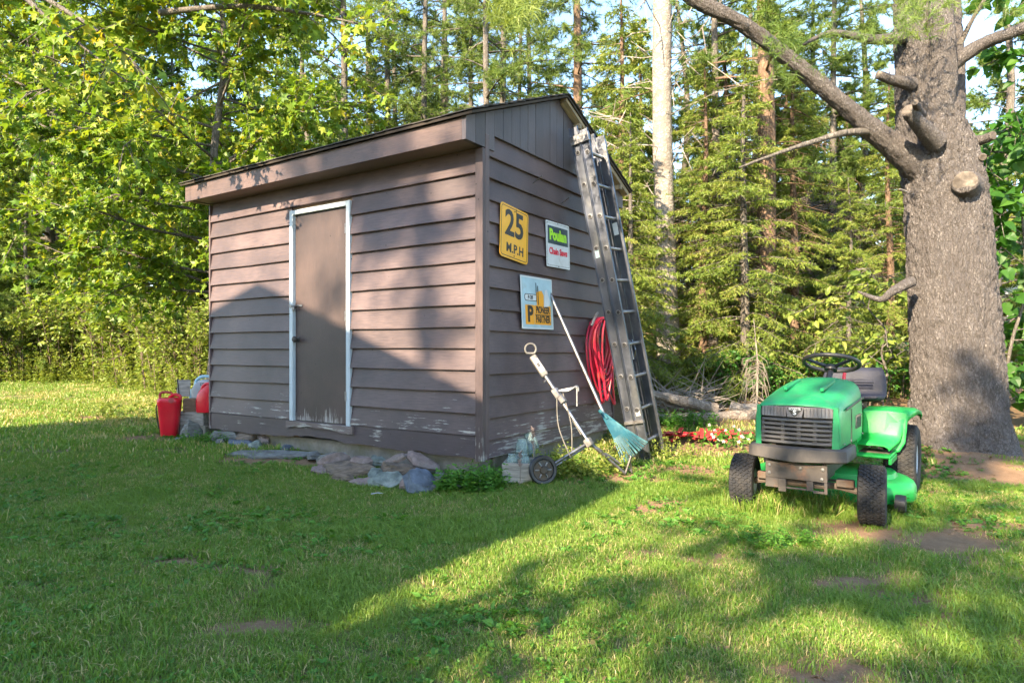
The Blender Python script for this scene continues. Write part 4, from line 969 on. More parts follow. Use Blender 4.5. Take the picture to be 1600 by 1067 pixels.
# ------------------------------------------------------------------ flagstones and rubble at the shed's foot
def stone_mesh(name, rx, ry, h, seed, flat=0.5, n=7):
    """Split rock: an irregular slab with broken, angular edges."""
    rnd = random.Random(seed); bm = bmesh.new()
    ang = sorted(2 * math.pi * (i + rnd.uniform(-0.42, 0.42)) / n for i in range(n))
    base = [(math.cos(a) * rx * rnd.uniform(0.7, 1.12), math.sin(a) * ry * rnd.uniform(0.7, 1.12)) for a in ang]
    tx, ty = rnd.uniform(-0.3, 0.3) * h / rx, rnd.uniform(-0.3, 0.3) * h / ry
    for x, y in base:
        f = rnd.uniform(0.9, 1.05); bm.verts.new((x * f, y * f, 0.0))
        f = rnd.uniform(0.97, 1.1) ; bm.verts.new((x * f, y * f, h * rnd.uniform(0.35, 0.75)))
        f = rnd.uniform(0.72, 1.0) * (0.55 + 0.45 * flat); bm.verts.new((x * f, y * f, h * (1 + (1 - flat) * rnd.uniform(-0.4, 0.1)) + tx * x + ty * y))
    bmesh.ops.convex_hull(bm, input=list(bm.verts))
    for v in [v for v in bm.verts if not v.link_faces]: bm.verts.remove(v)
    bmesh.ops.triangulate(bm, faces=bm.faces); bmesh.ops.subdivide_edges(bm, edges=list(bm.edges), cuts=2, use_grid_fill=True)
    bm.normal_update()
    for v in bm.verts:
        d = mnoise.fractal(v.co * 14 + Vector((seed, 0, 0)), 0.9, 2.0, 3) * 0.010 + mnoise.noise(Vector((v.co.x * 9, v.co.y * 9, v.co.z * 70 + seed))) * 0.005
        v.co += v.normal * d
    return G().bm(bm).mesh(name)

def stone(px, py, d, rx, ry, h, mat, label, seed, tilt=(0, 0), rz=None, name='flagstone', flat=0.7, lift=0.0):
    p = at(px, py, d); z = gz(p.x, p.y) + lift
    o = link(name, stone_mesh(name, rx, ry, h, seed, flat), mat); o.location = (p.x, p.y, z - 0.012)
    o.rotation_euler = (R(tilt[0]), R(tilt[1]), R(seed * 47 % 360 if rz is None else rz))
    return tag(o, label, 'stone', 'stones at the foot of the shed')
W33 = math.degrees(SHED_RZ)
stone(655, 752, 4.98, 0.15, 0.12, 0.14, 'slate_blue', 'pointed blue slate rock at the front of the stone pile', 3, (34, 0), 10, 'rock', 0.35, 0.02)
stone(604, 742, 5.12, 0.175, 0.11, 0.06, 'slate_green', 'flat pale green flagstone left of the blue slate rock', 5, (24, -4), -6, lift=0.03)
stone(640, 752, 5.06, 0.09, 0.08, 0.09, 'stone_pink', 'pinkish stone wedged behind the blue slate rock', 6, (12, 0), 30, 'rock', 0.5)
stone(630, 722, 5.30, 0.19, 0.12, 0.12, 'stone_tan', 'brown weathered slab under the peaked stones', 8, (8, -6), -10, lift=0.02)
stone(618, 708, 5.42, 0.17, 0.10, 0.045, 'stone_pink', 'pink grey slab leaning up on the left of the peak', 9, (14, -18), -25, lift=0.13)
stone(660, 708, 5.36, 0.18, 0.09, 0.05, 'stone_pink', 'pink grey slab sloping down on the right of the peak', 11, (14, 20), -20, lift=0.12)
stone(545, 728, 5.45, 0.26, 0.14, 0.11, 'stone_tan', 'long layered brown stone left of the peaked stones', 12, (6, -4), -18, lift=0.0)
stone(522, 712, 5.62, 0.16, 0.08, 0.10, 'stone_pink', 'pale lilac stone on the left end of the pile', 14, (6, -14), 12, 'rock', 0.5, 0.05)
stone(563, 716, 5.5, 0.105, 0.07, 0.07, 'stone_pink', 'small pink stone on top of the layered brown stone', 15, (10, 6), -20, 'rock', 0.6, 0.09)
stone(592, 705, 5.58, 0.10, 0.07, 0.06, 'slate_green', 'small grey green stone tucked under the skirt board', 17, (8, 4), 20, 'rock', 0.6, 0.07)
stone(571, 744, 5.16, 0.14, 0.06, 0.05, 'stone_pink', 'thin reddish stone lying in front of the layered stone', 18, (10, 4), -24, lift=0.0)
stone(730, 727, 5.0, 0.21, 0.10, 0.05, 'slate_grey', 'flat grey slab under the near corner of the shed', 20, (4, 0), W33, lift=0.02)
stone(700, 735, 4.98, 0.10, 0.05, 0.03, 'stone_tan', 'small brown chip between blue rock and corner slab', 21, (0, 0), 15)
stone(432, 720, 6.08, 0.44, 0.13, 0.045, 'slate_grey', 'long grey step slab in the grass below the door', 22, (0, 0), W33 + 28, lift=0.01)
stone(375, 700, 6.75, 0.20, 0.10, 0.06, 'slate_blue', 'dark slate near the far corner of the shed', 24, (6, 3), W33, lift=0.0)
stone(352, 690, 7.0, 0.22, 0.12, 0.10, 'slate_grey', 'grey flat stone at the far corner of the shed', 25, (5, -3), W33, lift=0.02)
stone(385, 687, 6.85, 0.20, 0.09, 0.12, 'stone_tan', 'rusty tan stone against the skirt left of the door', 26, (4, -2), W33, lift=0.02)
stone(412, 690, 6.75, 0.20, 0.05, 0.05, 'stone_pink', 'pale stone sliver left of the doorstep', 27, (3, 12), W33 - 22, lift=0.07)
stone(520, 712, 5.75, 0.22, 0.10, 0.12, 'slate_grey', 'grey block under the sagging door sill', 29, (2, 0), W33, lift=0.0)

rub = [('slate_grey', 'rough grey'), ('stone_pink', 'pinkish'), ('stone_tan', 'brown'), ('slate_green', 'greenish'), ('slate_blue', 'blue grey')]
spots = [(490, 703, 5.95, 'under the left end of the door sill'), (505, 724, 5.5, 'at the left foot of the stone pile'), (538, 738, 5.28, 'in the grass before the layered stone'), (586, 730, 5.3, 'between the layered stone and green flagstone'), (612, 725, 5.3, 'under the left peaked slab'),
         (690, 722, 5.2, 'right of the peaked slabs'), (676, 738, 5.02, 'behind the blue slate rock'), (556, 703, 5.72, 'against the skirt right of the sill'), (400, 703, 6.5, 'at the left end of the step slab'), (448, 700, 6.35, 'between step slab and shed skirt'), (345, 702, 6.85, 'in the grass at the far corner'), (365, 682, 7.0, 'leaning on the far end of the skirt')]
for i, (px, py, d, wh) in enumerate(spots):
    mt, cn = rub[i % 5]; stone(px, py, d, random.uniform(0.07, 0.13), random.uniform(0.05, 0.08), random.uniform(0.05, 0.09), mt, 'small %s stone %s' % (cn, wh), 60 + i, (random.uniform(-8, 14), random.uniform(-12, 12)), random.uniform(0, 180), 'rock', 0.5, 0.01)

# ------------------------------------------------------------------ things at the far corner
jp = at(265, 660, 7.45); jz = gz(jp.x, jp.y)
jug = empty('fuel_can', (jp.x, jp.y, jz - 0.005), R(15)); tag(jug, 'tall red plastic can with handle standing on the grass', 'can')
def rr(w, d, r, z, n=4): return [(x, y, z) for x, y in rounded(w, d, r, n)]
body = [rr(0.155, 0.15, 0.05, 0.0), rr(0.175, 0.165, 0.055, 0.02), rr(0.205, 0.19, 0.06, 0.2), rr(0.235, 0.21, 0.065, 0.37), rr(0.245, 0.22, 0.065, 0.40), rr(0.245, 0.22, 0.065, 0.425), rr(0.21, 0.19, 0.06, 0.45)]
jb = G().loft(body).build('body', 'red_plastic', jug, smooth=True, angle=50)
G().tube(smooth_path([(-0.10, 0, 0.44), (-0.095, 0, 0.50), (-0.04, 0, 0.515), (0.02, 0, 0.50), (0.04, 0, 0.445)], 5), 0.015, 8).build('handle', 'red_faded', jug, smooth=True)
G().tube(smooth_path([(0.0, -0.02, 0.45), (0.05, -0.02, 0.485), (0.11, -0.02, 0.47), (0.115, -0.02, 0.43)], 5), 0.018, 8).build('rim_handle', 'red_plastic', jug, smooth=True)
G().tube([(0.04, -0.09, 0.425), (0.045, -0.125, 0.428)], [0.028, 0.03], 14).build('cap', 'red_faded', jug, smooth=True)
G().tube(smooth_path([(-0.12, 0, 0.40), (-0.14, 0, 0.33), (-0.125, 0, 0.2), (-0.11, 0, 0.1)], 5), 0.008, 6).build('cord', 'black_plastic', jug)

def beam(px, py, d, size, rz, mat, label, lift):
    p = at(px, py, d); o = G().box((0, 0, size[2] / 2), size, 0.006).build('timber_block', mat); o.location = (p.x, p.y, gz(p.x, p.y) + lift); o.rotation_euler = (0, 0, R(rz)); return tag(o, label, 'timber', 'timbers stacked at the far corner of the shed')
beam(309, 670, 7.62, (0.42, 0.26, 0.135), -14, 'concrete', 'pale block at the bottom of the timber stack', -0.01)
beam(308, 650, 7.62, (0.38, 0.26, 0.15), -14, 'grey_wood', 'long weathered grey timber in the middle of the stack', 0.126)
beam(298, 626, 7.6, (0.155, 0.16, 0.155), 24, 'brown_wood', 'short brown timber offcut on top of the stack', 0.277)
o = stone(301, 678, 7.22, 0.11, 0.09, 0.21, 'slate_grey', 'rough grey rock leaning against the timber stack', 31, (0, 0), 20, 'rock', 0.4, -0.01)
stone(282, 690, 7.1, 0.09, 0.06, 0.05, 'slate_blue', 'small blue stone in the grass under the red can', 32, (0, 0), 20, 'rock', 0.5, -0.01)
bp = at(290, 615, 7.7); bdz = gz(*at(298, 626, 7.6).xy) + 0.432
fb = empty('board_frame', (bp.x + 0.0, bp.y, bdz + 0.002), R(10)); tag(fb, 'small slanted wooden panel standing on the timber offcut', 'panel')
G().box((-0.02, 0, 0.11), (0.145, 0.012, 0.20), 0.002, Matrix.Rotation(R(-12), 3, 'X')).build('panel_board', 'grey_wood', fb)
G().tube([(-0.06, -0.03, 0.0), (-0.098, 0.02, 0.22)], 0.008, 6).build('edge_strip', 'black_plastic', fb)
# red petrol can
gp = at(323, 640, 7.5); tz = gz(*at(308, 650, 7.62).xy) + 0.277
gcn = empty('petrol_can', (gp.x, gp.y, tz + 0.001), R(-10)); tag(gcn, 'round shouldered red petrol can on the timbers against shed corner', 'petrol can')
prof = [rr(0.19, 0.15, 0.04, 0.0), rr(0.205, 0.16, 0.045, 0.02), rr(0.205, 0.16, 0.045, 0.14), rr(0.19, 0.15, 0.045, 0.20)]
prof += [[(x * 0.72 + 0.025, y * 0.8, 0.26) for x, y in rounded(0.205, 0.16, 0.045, 4)], [(x * 0.38 + 0.055, y * 0.6, 0.31) for x, y in rounded(0.205, 0.16, 0.045, 4)]]
G().loft(prof).build('body', 'red_plastic', gcn, smooth=True, angle=60)
G().tube(smooth_path([(-0.06, -0.01, 0.22), (-0.045, -0.01, 0.29), (0.0, -0.01, 0.325), (0.05, -0.01, 0.325)], 5), 0.017, 8).build('handle', 'red_plastic', gcn, smooth=True)
G().tube([(0.055, 0, 0.30), (0.06, 0, 0.36)], 0.028, 12).build('cap', 'red_faded', gcn, smooth=True)
# garden blower behind it
lp_ = at(320, 596, 7.86); lbz = tz + 0.02
blw = empty('leaf_blower', (lp_.x, lp_.y, lbz), R(-8)); tag(blw, 'white and blue garden blower with red fan guard on timbers', 'blower')
MF = Matrix.Translation((0.02, 0, 0.18)) @ frame((0, -1, 0)).to_4x4()
G().lathe([(0.0, -0.10), (0.13, -0.10), (0.16, -0.06), (0.165, 0.04), (0.15, 0.075), (0.11, 0.085), (0.0, 0.085)], 28, MF).build('housing', 'white_plastic', blw, smooth=True)
gd = G()
for rr_ in (0.03, 0.048, 0.066): gd.tube([(MF @ Vector((rr_ * math.cos(a), rr_ * math.sin(a), 0.094)) + Vector((0.02, 0, -0.02)))[:] for a in np.linspace(0, 2 * math.pi, 25)], 0.006, 6)
for a in range(6): gd.tube([(MF @ Vector((0.01 * math.cos(R(a * 60)), 0.01 * math.sin(R(a * 60)), 0.095)) + Vector((0.02, 0, -0.02)))[:], (MF @ Vector((0.07 * math.cos(R(a * 60)), 0.07 * math.sin(R(a * 60)), 0.095)) + Vector((0.02, 0, -0.02)))[:]], 0.005, 5)
gd.build('fan_guard', 'orange_plastic', blw)
G().tube(smooth_path([(-0.12, 0, 0.20), (-0.115, 0, 0.31), (-0.05, 0, 0.37), (0.06, 0, 0.375), (0.14, 0, 0.34)], 6), 0.020, 10).build('handle', 'blue_plastic', blw, smooth=True)
G().tube(smooth_path([(-0.14, -0.02, 0.22), (-0.16, -0.02, 0.12), (-0.11, -0.02, 0.03), (-0.04, -0.02, 0.0)], 6), 0.030, 10).build('tank', 'blue_plastic', blw, smooth=True)
put(link('lettering', text_mesh('STIHL', 0.045, 0.001), 'ink_navy', blw), 0.05, -0.0875, 0.285).rotation_euler = (R(90), 0, 0)
G().box((0.0, 0, 0.01), (0.24, 0.16, 0.02), 0.006).build('base', 'white_plastic', blw)

# ------------------------------------------------------------------ logs, brush, red fencing, flowers, feeder at the edge of the wood
def log(p0, p1, r0, r1, label, mat='log_bark', name='fallen_log'):
    r = empty(name); pts = [Vector(p0).lerp(Vector(p1), i / 8) + Vector((random.uniform(-.02, .02), random.uniform(-.02, .02), random.uniform(-.015, .015))) for i in range(9)]
    for p in pts: p.z = max(p.z, gz(p.x, p.y) + r1 * 0.55)
    rad = [r0 + (r1 - r0) * i / 8 for i in range(9)]
    G().tube(pts, rad, 12, caps=False, jit=0.06).build('trunk', mat, r, smooth=True, angle=70)
    for p, q, rr_ in ((pts[0], pts[1], rad[0]), (pts[-1], pts[-2], rad[-1])):
        Mx = frame((p - q)).to_4x4(); Mx.translation = p; G().lathe([(rr_ * 1.0, -0.004), (rr_ * 0.98, 0.002), (0.0, 0.003)], 14, Mx).build('cut_end', 'cut_wood', r)
    tag(r, label, 'log'); return r
log(at(1012, 612, 8.0), at(1118, 640, 8.3), 0.05, 0.085, 'grey log slanting down behind the ladder foot')
log(at(1010, 652, 7.9), at(1188, 655, 8.3), 0.055, 0.075, 'long log lying flat at the edge of the wood')
log(at(1140, 636, 8.7), at(1215, 650, 8.6), 0.07, 0.085, 'pale peeled log end behind the mower', 'pale_bark')
log(at(1035, 640, 8.6), at(1130, 648, 8.8), 0.045, 0.05, 'thin brown log between two thicker ones', 'red_bark')
# brush pile behind the logs
bpile = G()
for i in range(150):
    p = at(random.uniform(1015, 1120), 640, random.uniform(8.2, 9.4)); p.z = gz(p.x, p.y) + random.uniform(0.02, 0.25)
    d = Vector((random.uniform(-1, 1), random.uniform(-0.6, 0.6), random.uniform(-0.15, 0.5))).normalized() * random.uniform(0.25, 0.6)
    bpile.tube([p, p + d * 0.5 + Vector((0, 0, random.uniform(-.03, .03))), p + d], [0.008, 0.006, 0.002], 4, caps=False)
tag(bpile.build('brush_pile', 'dead_twig'), 'heap of dry grey twigs behind the fallen logs', 'brush', kind='stuff')
# red slatted fencing lying flat
rf = empty('red_fencing'); tag(rf, 'flattened red slatted fencing on the ground right of the ladder', 'fencing')
c0 = at(1085, 688, 7.0)
for i in range(19):
    u = (i - 9) / 9; x0 = c0.x + u * 0.34; y0 = c0.y + random.uniform(-0.05, 0.05); z0 = gz(x0, y0) + 0.065 + 0.014 * (i % 3)
    a = R(random.uniform(-12, 12) + (25 if i % 3 == 0 else 65)); L = random.uniform(0.22, 0.34)
    b_ = G().box((0, 0, 0), (L * 2 * (0.8 if i % 3 else 1.2), 0.045, 0.012), 0.002); o = b_.build('slat', 'red_faded' if i % 4 else 'red_plastic', rf)
    o.location = (x0, y0, z0); o.rotation_euler = (R(random.uniform(-10, 10)), R(random.uniform(-9, 9)), a)
# dead little spruce: bare pale twigs
ds = empty('dead_sapling'); tag(ds, 'dead bare sapling with pale drooping twigs behind the mower', 'sapling')
b0 = at(1182, 620, 8.8); b0.z = gz(b0.x, b0.y); tg = G(); tg.tube([b0, b0 + Vector((0.02, 0, 0.6)), b0 + Vector((-0.03, 0.02, 1.25))], [0.018, 0.012, 0.003], 7); tg.build('trunk', 'dead_twig', ds)
bt = G()
for i in range(70):
    z = random.uniform(0.1, 0.8); a = random.uniform(0, 6.28); L = random.uniform(0.25, 0.5) * (1.15 - 0.5 * z); p = b0 + Vector((0, 0, z))
    k1, k2 = random.uniform(-.08, .08), random.uniform(0.5, 1.1); bt.tube([p, p + Vector((math.cos(a) * L * 0.4, math.sin(a) * L * 0.4, -0.06 + k1)), p + Vector((math.cos(a + k1 * 5) * L * 0.6, math.sin(a) * L * 0.6, -L * k2))], [0.005, 0.0035, 0.0012], 4, caps=False)
bt.build('twigs', 'dead_twig', ds)
# bird feeder on a post
fp_ = at(1411, 600, 12.5); fz = gz(fp_.x, fp_.y)
bf = empty('bird_feeder', (fp_.x, fp_.y, fz)); tag(bf, 'small grey bird feeder on a post left of the big pine', 'bird feeder')
G().tube([(0, 0, -0.1), (0, 0, 0.42)], 0.035, 8).build('post', 'grey_wood', bf)
G().span((-0.2, -0.16, 0.42), (0.2, 0.16, 0.45)).build('tray', 'grey_wood', bf)
G().span((-0.13, -0.1, 0.451), (0.13, 0.1, 0.65)).build('seed_box', 'white_plastic', bf)
G().loft([[(-0.24, -0.2, 0.65), (-0.24, 0.2, 0.65), (-0.24, 0, 0.78)], [(0.24, -0.2, 0.65), (0.24, 0.2, 0.65), (0.24, 0, 0.78)]]).build('roof', 'slate_grey', bf)
# white paper scrap in the grass
sp_ = at(590, 781, 4.7); o = G().loft([[(-0.05, 0, 0), (-0.05, 0.012, 0.004)], [(0, -0.004, 0.01), (0, 0.014, 0.012)], [(0.05, 0.006, 0.004), (0.05, 0.02, 0.0)]], closed=False, caps=False).build('paper_scrap', 'white_plastic'); o.location = (sp_.x, sp_.y, gz(sp_.x, sp_.y) + 0.045); tag(o, 'scrap of white litter lying on the lawn', 'litter')

# ------------------------------------------------------------------ the owner's house behind the camera (its gable throws the shadow on the shed) and neighbours
plain('house_siding', (0.13, 0.12, 0.11), 0.7, var=0.1, scale=4, bump=0.1, stretch=(1, 1, 8))
plain('house_white', (0.70, 0.71, 0.70), 0.6, var=0.06, scale=4, bump=0.05)
plain('house_roof', (0.09, 0.085, 0.085), 0.9, var=0.3, scale=20, bump=0.4)
t = NT('window_glass'); t.bsdf((0.04, 0.05, 0.06), 0.08, 0, None, 0.6)
LAT = Vector((0.815, -0.58, 0)).normalized()
def house(name, label, M4, hw, eave, slope, depth, wall, roofm, over, wins):
    """Local x across the gable, y into the house, gable at y=0."""
    h = empty(name); h.matrix_world = M4; tag(h, label, 'house')
    pk = eave + slope * hw
    G().loft([[(-hw, y, -0.5), (hw, y, -0.5), (hw, y, eave), (0, y, pk), (-hw, y, eave)] for y in (0, depth)]).build('walls', wall, h)
    for s in (-1, 1):
        e = hw + over; r = [[(0, y, pk + 0.02), (s * e, y, eave - slope * over + 0.02), (s * e, y, eave - slope * over + 0.14), (0, y, pk + 0.14)] for y in (-over * 0.7, depth + over * 0.7)]
        G().loft(r).build('roof', roofm, h)
    for x, z, w, hh in wins:
        wf = G().span((x - w / 2 - 0.06, -0.03, z - 0.06), (x + w / 2 + 0.06, -0.001, z + hh + 0.06), 0.004).build('window', 'house_white', h)
        G().span((x - w / 2, -0.036, z), (x + w / 2, -0.031, z + hh)).build('pane', 'window_glass', wf)
    return h
HW0 = 4.0
own_c = LAT * -6.0 + SUN_AZ * HW0
dist = HW0 + 3.95
pk_z = 1.56 + dist * math.tan(SUN_EL)
MH = Matrix((LAT, SUN_AZ, Vector((0, 0, 1)))).transposed().to_4x4(); MH.translation = own_c
house('family_house', 'family house behind the photographer', MH, 3.35, pk_z - 0.14 - 0.36 * 3.35, 0.36, 7.0, 'house_siding', 'house_roof', 0.52, [(-1.5, 1.0, 1.2, 1.2), (1.5, 1.0, 1.2, 1.2), (0, 3.8, 1.0, 1.0)])
MN = Matrix.Translation((at(1640, 500, 19.0).x, 19.0, 0.3)) @ Matrix.Rotation(R(-12), 4, 'Z')
house('neighbour_house', 'white sided house glimpsed through leaves at the right edge', MN, 3.6, 2.0, 0.4, 7.0, 'house_white', 'house_roof', 0.4, [(-2.0, 0.8, 1.0, 0.9), (1.0, 0.8, 1.0, 0.9)])
MN = Matrix.Translation((at(1385, 420, 40.0).x, 40.0, 0.6)) @ Matrix.Rotation(R(8), 4, 'Z')
house('distant_house', 'pale distant house showing through the trees left of the pine', MN, 4.2, 4.4, 0.4, 7.0, 'house_white', 'house_roof', 0.4, [(-2.4, 2.6, 1.0, 1.4), (-0.6, 2.6, 1.0, 1.4), (1.5, 2.6, 1.4, 1.4)])

# ------------------------------------------------------------------ foliage kit
def norm(v): return v / np.maximum(np.linalg.norm(v, axis=-1, keepdims=True), 1e-9)
MAPLE = np.array([(0, 0), (.42, .02), (.25, .27), (.60, .60), (.20, .58), (0, 1.0), (-.20, .58), (-.60, .60), (-.25, .27), (-.42, .02)])
OVATE = np.array([(0, 0), (.22, .2), (.29, .45), (.17, .75), (0, 1.0), (-.17, .75), (-.29, .45), (-.22, .2)])
HEART = np.array([(0, 0.05), (.22, -.02), (.44, .2), (.40, .5), (.2, .8), (0, 1.0), (-.2, .8), (-.40, .5), (-.44, .2), (-.22, -.02)])
def leaves(g, P, D, N, S, shape=MAPLE, rnd=None, fold=0.18, droop=0.2):
    """Adds leaves: base P, axis D, upper side N, length S."""
    n = len(P)
    if n == 0: return
    D = norm(D); X = norm(np.cross(D, N)); Z = np.cross(X, D)
    sh = np.vstack([[(0, 0.32)], shape]); k = len(shape)
    lx, ly = sh[:, 0], sh[:, 1]; lz = None; fv = fold * RNG.uniform(-0.6, 2.6, n); dv_ = droop * RNG.uniform(-0.5, 2.8, n)
    lz = fv[:, None] * np.abs(lx)[None] - dv_[:, None] * (ly ** 2)[None]
    V = P[:, None, :] + S[:, None, None] * (lx[None, :, None] * X[:, None, :] + ly[None, :, None] * D[:, None, :] + lz[:, :, None] * Z[:, None, :])
    tri = np.array([[0, 1 + i, 1 + (i + 1) % k] for i in range(k)])
    F = (np.arange(n)[:, None, None] * (k + 1) + tri[None]).reshape(-1, 3)
    r = RNG.random(n) if rnd is None else rnd
    g.add(V.reshape(-1, 3), F, np.repeat(r, k))

def needles(g, P, D, L, W, rnd=None):
    n = len(P); D = norm(D); q = RNG.normal(size=(n, 3)); X = norm(np.cross(D, q))
    V = np.stack([P - X * W[:, None] / 2, P + X * W[:, None] / 2, P + D * L[:, None]], 1).reshape(-1, 3)
    g.add(V, np.arange(n * 3).reshape(-1, 3), RNG.random(n) if rnd is None else rnd)

def twigs(g, A, B, r):
    """Thin three-sided twigs from A to B."""
    n = len(A)
    if n == 0: return
    D = norm(B - A); X = norm(np.cross(D, np.array([0.31, 0.22, 0.93]))); Y = np.cross(D, X)
    r = np.broadcast_to(np.asarray(r, float), (n,)); V = []
    for base, f in ((A, 1.0), (B, 0.45)):
        for a in (0, 2.094, 4.189): V.append(base + (X * math.cos(a) + Y * math.sin(a)) * (r * f)[:, None])
    V = np.stack(V, 1).reshape(-1, 3)
    q = np.array([[0, 1, 4, 3], [1, 2, 5, 4], [2, 0, 3, 5]])
    g.add(V, (np.arange(n)[:, None, None] * 6 + q[None]).reshape(-1, 4))

def broadleaf(limbs, leaf, shape, n_sec, n_leaf, twig_len, q0=0.18, sun_bias=0.35, seed=1, dens=1.0):
    """limbs: list of point lists. Returns (leaf G, wood G)."""
    rng = np.random.default_rng(seed); gl, gw = G(), G(); A = []; B = []
    LP, LD, LN, LS, LR = [], [], [], [], []
    for L in limbs:
        pts = np.array([tuple(p) for p in L]); m = len(pts)
        tone = rng.uniform(-0.12, 0.12)
        for s in range(n_sec):
            q = (s + rng.random()) / n_sec; q = q0 + (1 - q0) * q; f = q * (m - 1); i = min(int(f), m - 2); p = pts[i] + (pts[i + 1] - pts[i]) * (f - i)
            d = norm(pts[i + 1] - pts[i]) + rng.normal(size=3) * 0.75; d[2] += 0.05; d = norm(d)
            tl = twig_len * rng.uniform(0.5, 1.15); e = p + d * tl + np.array([0, 0, -0.12 * tl]); A.append(p); B.append(e)
            k = max(2, int(n_leaf * rng.uniform(0.6, 1.3) * dens)); tt = rng.random(k) ** 0.7
            base = p + (e - p) * tt[:, None]
            sd = rng.normal(size=(k, 3)); sd[:, 2] *= 0.35; ld = norm(d * 0.6 + norm(sd) * 0.9 + np.array([0, 0, -0.35]))
            nn = norm(np.array([0, 0, 0.55]) + rng.normal(size=(k, 3)) * 0.62 + np.array(SUN) * (sun_bias + 0.45))
            pet = base + ld * leaf * 0.45
            LP.append(pet); LD.append(ld); LN.append(nn); LS.append(leaf * rng.uniform(0.42, 1.25, k)); LR.append(np.clip(rng.normal(0.45 + tone, 0.2, k), 0, 1))
    leaves(gl, np.concatenate(LP), np.concatenate(LD), np.concatenate(LN), np.concatenate(LS), shape, np.concatenate(LR))
    twigs(gw, np.array(A), np.array(B), 0.006)
    return gl, gw

def trunk_tube(g, pts, rad, n=14, jit=0.05): g.tube(smooth_path(pts, 4), np.interp(np.linspace(0, len(pts) - 1, (len(pts) - 1) * 4 + 1), range(len(pts)), rad), n, True, jit)

def make_tree(name, wood, crown, wmat, cmat, label, cat='tree', group=None, cname='crown', loc=(0, 0, 0)):
    r = empty(name, loc); tag(r, label, cat, group)
    if wood is not None: wood.build('trunk', wmat, r, smooth=True, angle=80)
    if crown is not None: crown.build(cname, cmat, r, attr=True)
    return r

def maple(name, label, base, height, rad, lean, n_limb, z0, leaf, seed, tr=0.09, n_sec=16, n_leaf=15, flat=0.0, group=None, mat='maple_leaf', shape=MAPLE, wmat='grey_bark', bias=(0, 0), twig=0.55):
    rnd = random.Random(seed); b = Vector((0, 0, -0.1)); top = Vector((lean[0], lean[1], height))
    w = G(); tp = [b.lerp(top, q) + Vector((rnd.uniform(-.08, .08), rnd.uniform(-.08, .08), 0)) * (1 if 0 < q < 1 else 0) for q in (0, .15, .3, .45, .6, .75, .9, 1)]
    trunk_tube(w, tp, [tr * x for x in (1.25, 1, .92, .82, .68, .5, .3, .1)], 12)
    limbs = []
    for i in range(n_limb):
        q = z0 / height + (1 - z0 / height) * ((i + rnd.random()) / n_limb); f = q * 7; k = min(int(f), 6); p = tp[k].lerp(tp[k + 1], f - k)
        a = rnd.uniform(0, 2 * math.pi); env = math.sin(math.pi * min(0.98, 0.18 + 0.78 * (q - z0 / height) / (1 - z0 / height))) ** 0.7
        L = rad * env * rnd.uniform(0.65, 1.1); up = rnd.uniform(-0.05, 0.5)
        d = Vector((math.cos(a) + bias[0], math.sin(a) + bias[1], up)).normalized(); s = Vector((-d.y, d.x, 0)) * rnd.uniform(-.25, .25)
        pts = [p, p + d * L * 0.35 + s * L * 0.3, p + d * L * 0.7 + s * L * 0.35 + Vector((0, 0, .04 * L)), p + d * L + Vector((0, 0, -0.12 * L))]
        r0 = tr * 0.42 * (1 - 0.5 * q); w.tube(smooth_path(pts, 3), np.linspace(r0, 0.006, 10), 6, False); limbs.append(smooth_path(pts, 3))
    gl, gw = broadleaf(limbs, leaf, shape, n_sec, n_leaf, twig, seed=seed)
    w.V += gw.V; w.F += [f + w.n for f in gw.F]; w.C += gw.C; w.n += gw.n
    return make_tree(name, w, gl, wmat, mat, label, 'tree', group, loc=(base[0], base[1], gz(base[0], base[1])))

